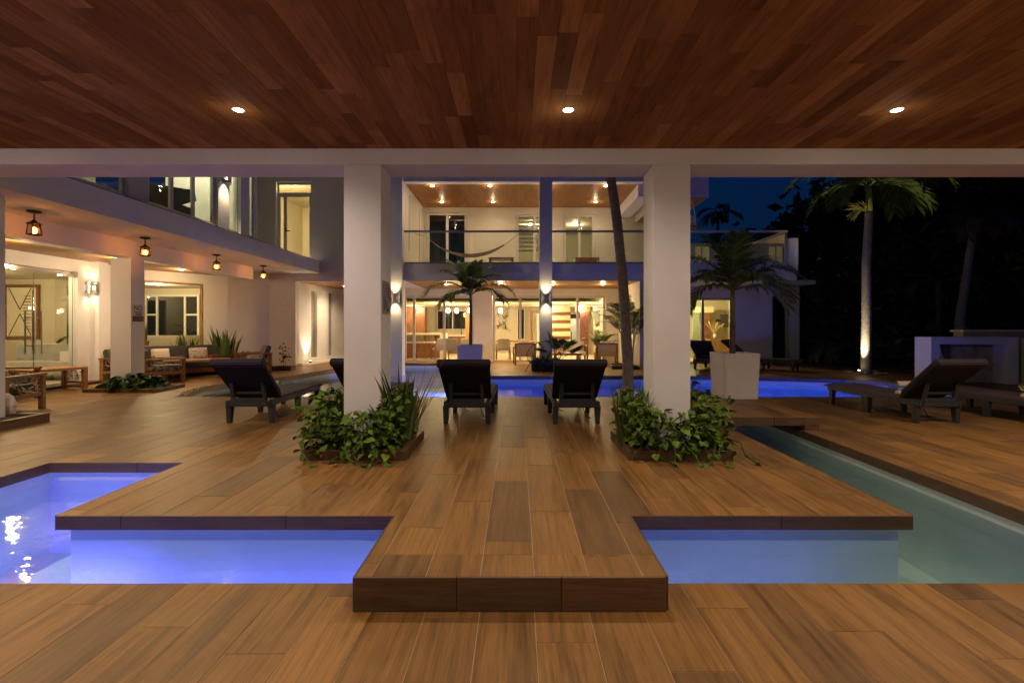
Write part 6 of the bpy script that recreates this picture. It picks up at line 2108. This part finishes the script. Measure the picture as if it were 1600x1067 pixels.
# slanting pale trunk with a few fronds
t = thing('slanting_palm', 'pale slanting palm trunk in the dark garden right of the tall palm', 'palm', (14.75, 16.0, -0.04))
ringed_trunk([(0, 0, 0), (-0.12, 0, 1.6), (0.10, 0, 3.0), (0.38, 0, 4.8)], 0.15, 0.10, 0.08).build('trunk', BARK, t, local=True, smooth=True)
add_fronds(t, (0.40, 0, 4.8), [(0.4, 0.6, 1.8, 1.7), (2.9, 0.7, 1.8, 1.7), (1.5, 0.9, 1.6, 1.7), (-1.6, 0.5, 2.0, 1.6), (-0.5, 0.8, 2.0, 1.7), (3.8, 0.5, 2.2, 1.6)], leaf=0.5, n=24, lw=0.03, seed=12, mat=DRYFROND)
for (x, y, nm, h, sd) in ((12.0, 29.5, 'shorter palm silhouette against the sky above the white handrail', 8.3, 32),):
    t = thing('far_palm', nm, 'palm', (x, y, 0))
    MB().tube([(0, 0, 0), (0.1, 0, h * 0.6), (0.3, 0, h)], 0.12, 8, 0.08).build('trunk', BARKDARK, t, local=True, smooth=True)
    r = random.Random(sd)
    add_fronds(t, (0.3, 0, h), [(k * 0.75 + r.uniform(-0.2, 0.2), r.uniform(0.1, 0.9), r.uniform(1.0, 1.9), 1.5) for k in range(8)], leaf=0.5, n=20, lw=0.04, seed=sd)
# undergrowth and far wood as masses
ug = MB()
r = random.Random(55)
for c in range(170):
    cx, cy_ = r.uniform(11, 34), r.uniform(17.5, 30)
    if cy_ < 19 and cx < 13.5:
        continue
    top = r.uniform(0.3, 2.2) * (0.5 if cy_ < 20 else 1.2)
    for k in range(55):
        p = Vector((cx + r.gauss(0, 0.7), cy_ + r.gauss(0, 0.6), abs(r.gauss(0, top * 0.6))))
        a = Vector((r.gauss(0, 1), r.gauss(0, 1), r.gauss(0, 0.7))).normalized()
        b = a.cross(Vector((r.gauss(0, 1), r.gauss(0, 1), r.gauss(0, 1)))).normalized()
        s = r.uniform(0.12, 0.3)
        ug.add([p - a * s, p + b * s * 0.4, p + a * s, p - b * s * 0.4], [(0, 1, 2, 3)])
o = ug.build('undergrowth', TREELEAF, kind='stuff')
fw = MB()
for c in range(330):
    cx, cy_ = r.uniform(17, 60), r.uniform(31, 42)
    cz = r.uniform(0, 13.5) if cx > 19 + (cy_ - 31) * 0.5 else r.uniform(0, 7)
    for k in range(40):
        p = Vector((cx + r.gauss(0, 1.1), cy_ + r.gauss(0, 1.0), max(0, cz + r.gauss(0, 1.0))))
        a = Vector((r.gauss(0, 1), r.gauss(0, 1), r.gauss(0, 0.7))).normalized()
        b = a.cross(Vector((r.gauss(0, 1), r.gauss(0, 1), r.gauss(0, 1)))).normalized()
        s = r.uniform(0.35, 0.8)
        fw.add([p - a * s, p + b * s * 0.45, p + a * s, p - b * s * 0.45], [(0, 1, 2, 3)])
fw.build('far_woods', TREELEAF, kind='stuff')
for (x, y, sd, nm) in ((11.4, 17.8, 3, 'small dark garden palm beside the house post'), (16.2, 18.6, 4, 'hanging dry fronds of a low palm behind the tall palm trunk')):
    t = thing('low_palm', nm, 'palm', (x, y, -0.04))
    r = random.Random(sd)
    h = 0.5 if sd == 3 else 3.1
    MB().tube([(0, 0, 0), (0, 0, h)], 0.08, 8).build('trunk', BARKDARK, t, local=True)
    add_fronds(t, (0, 0, h), [(k * 0.9 + r.uniform(-0.2, 0.2), r.uniform(0.3, 1.0), r.uniform(1.3, 2.4), 1.2 if sd == 3 else 1.9) for k in range(7)], leaf=0.4, n=18, lw=0.025, seed=sd + 40, mat=FROND if sd == 3 else DRYFROND)
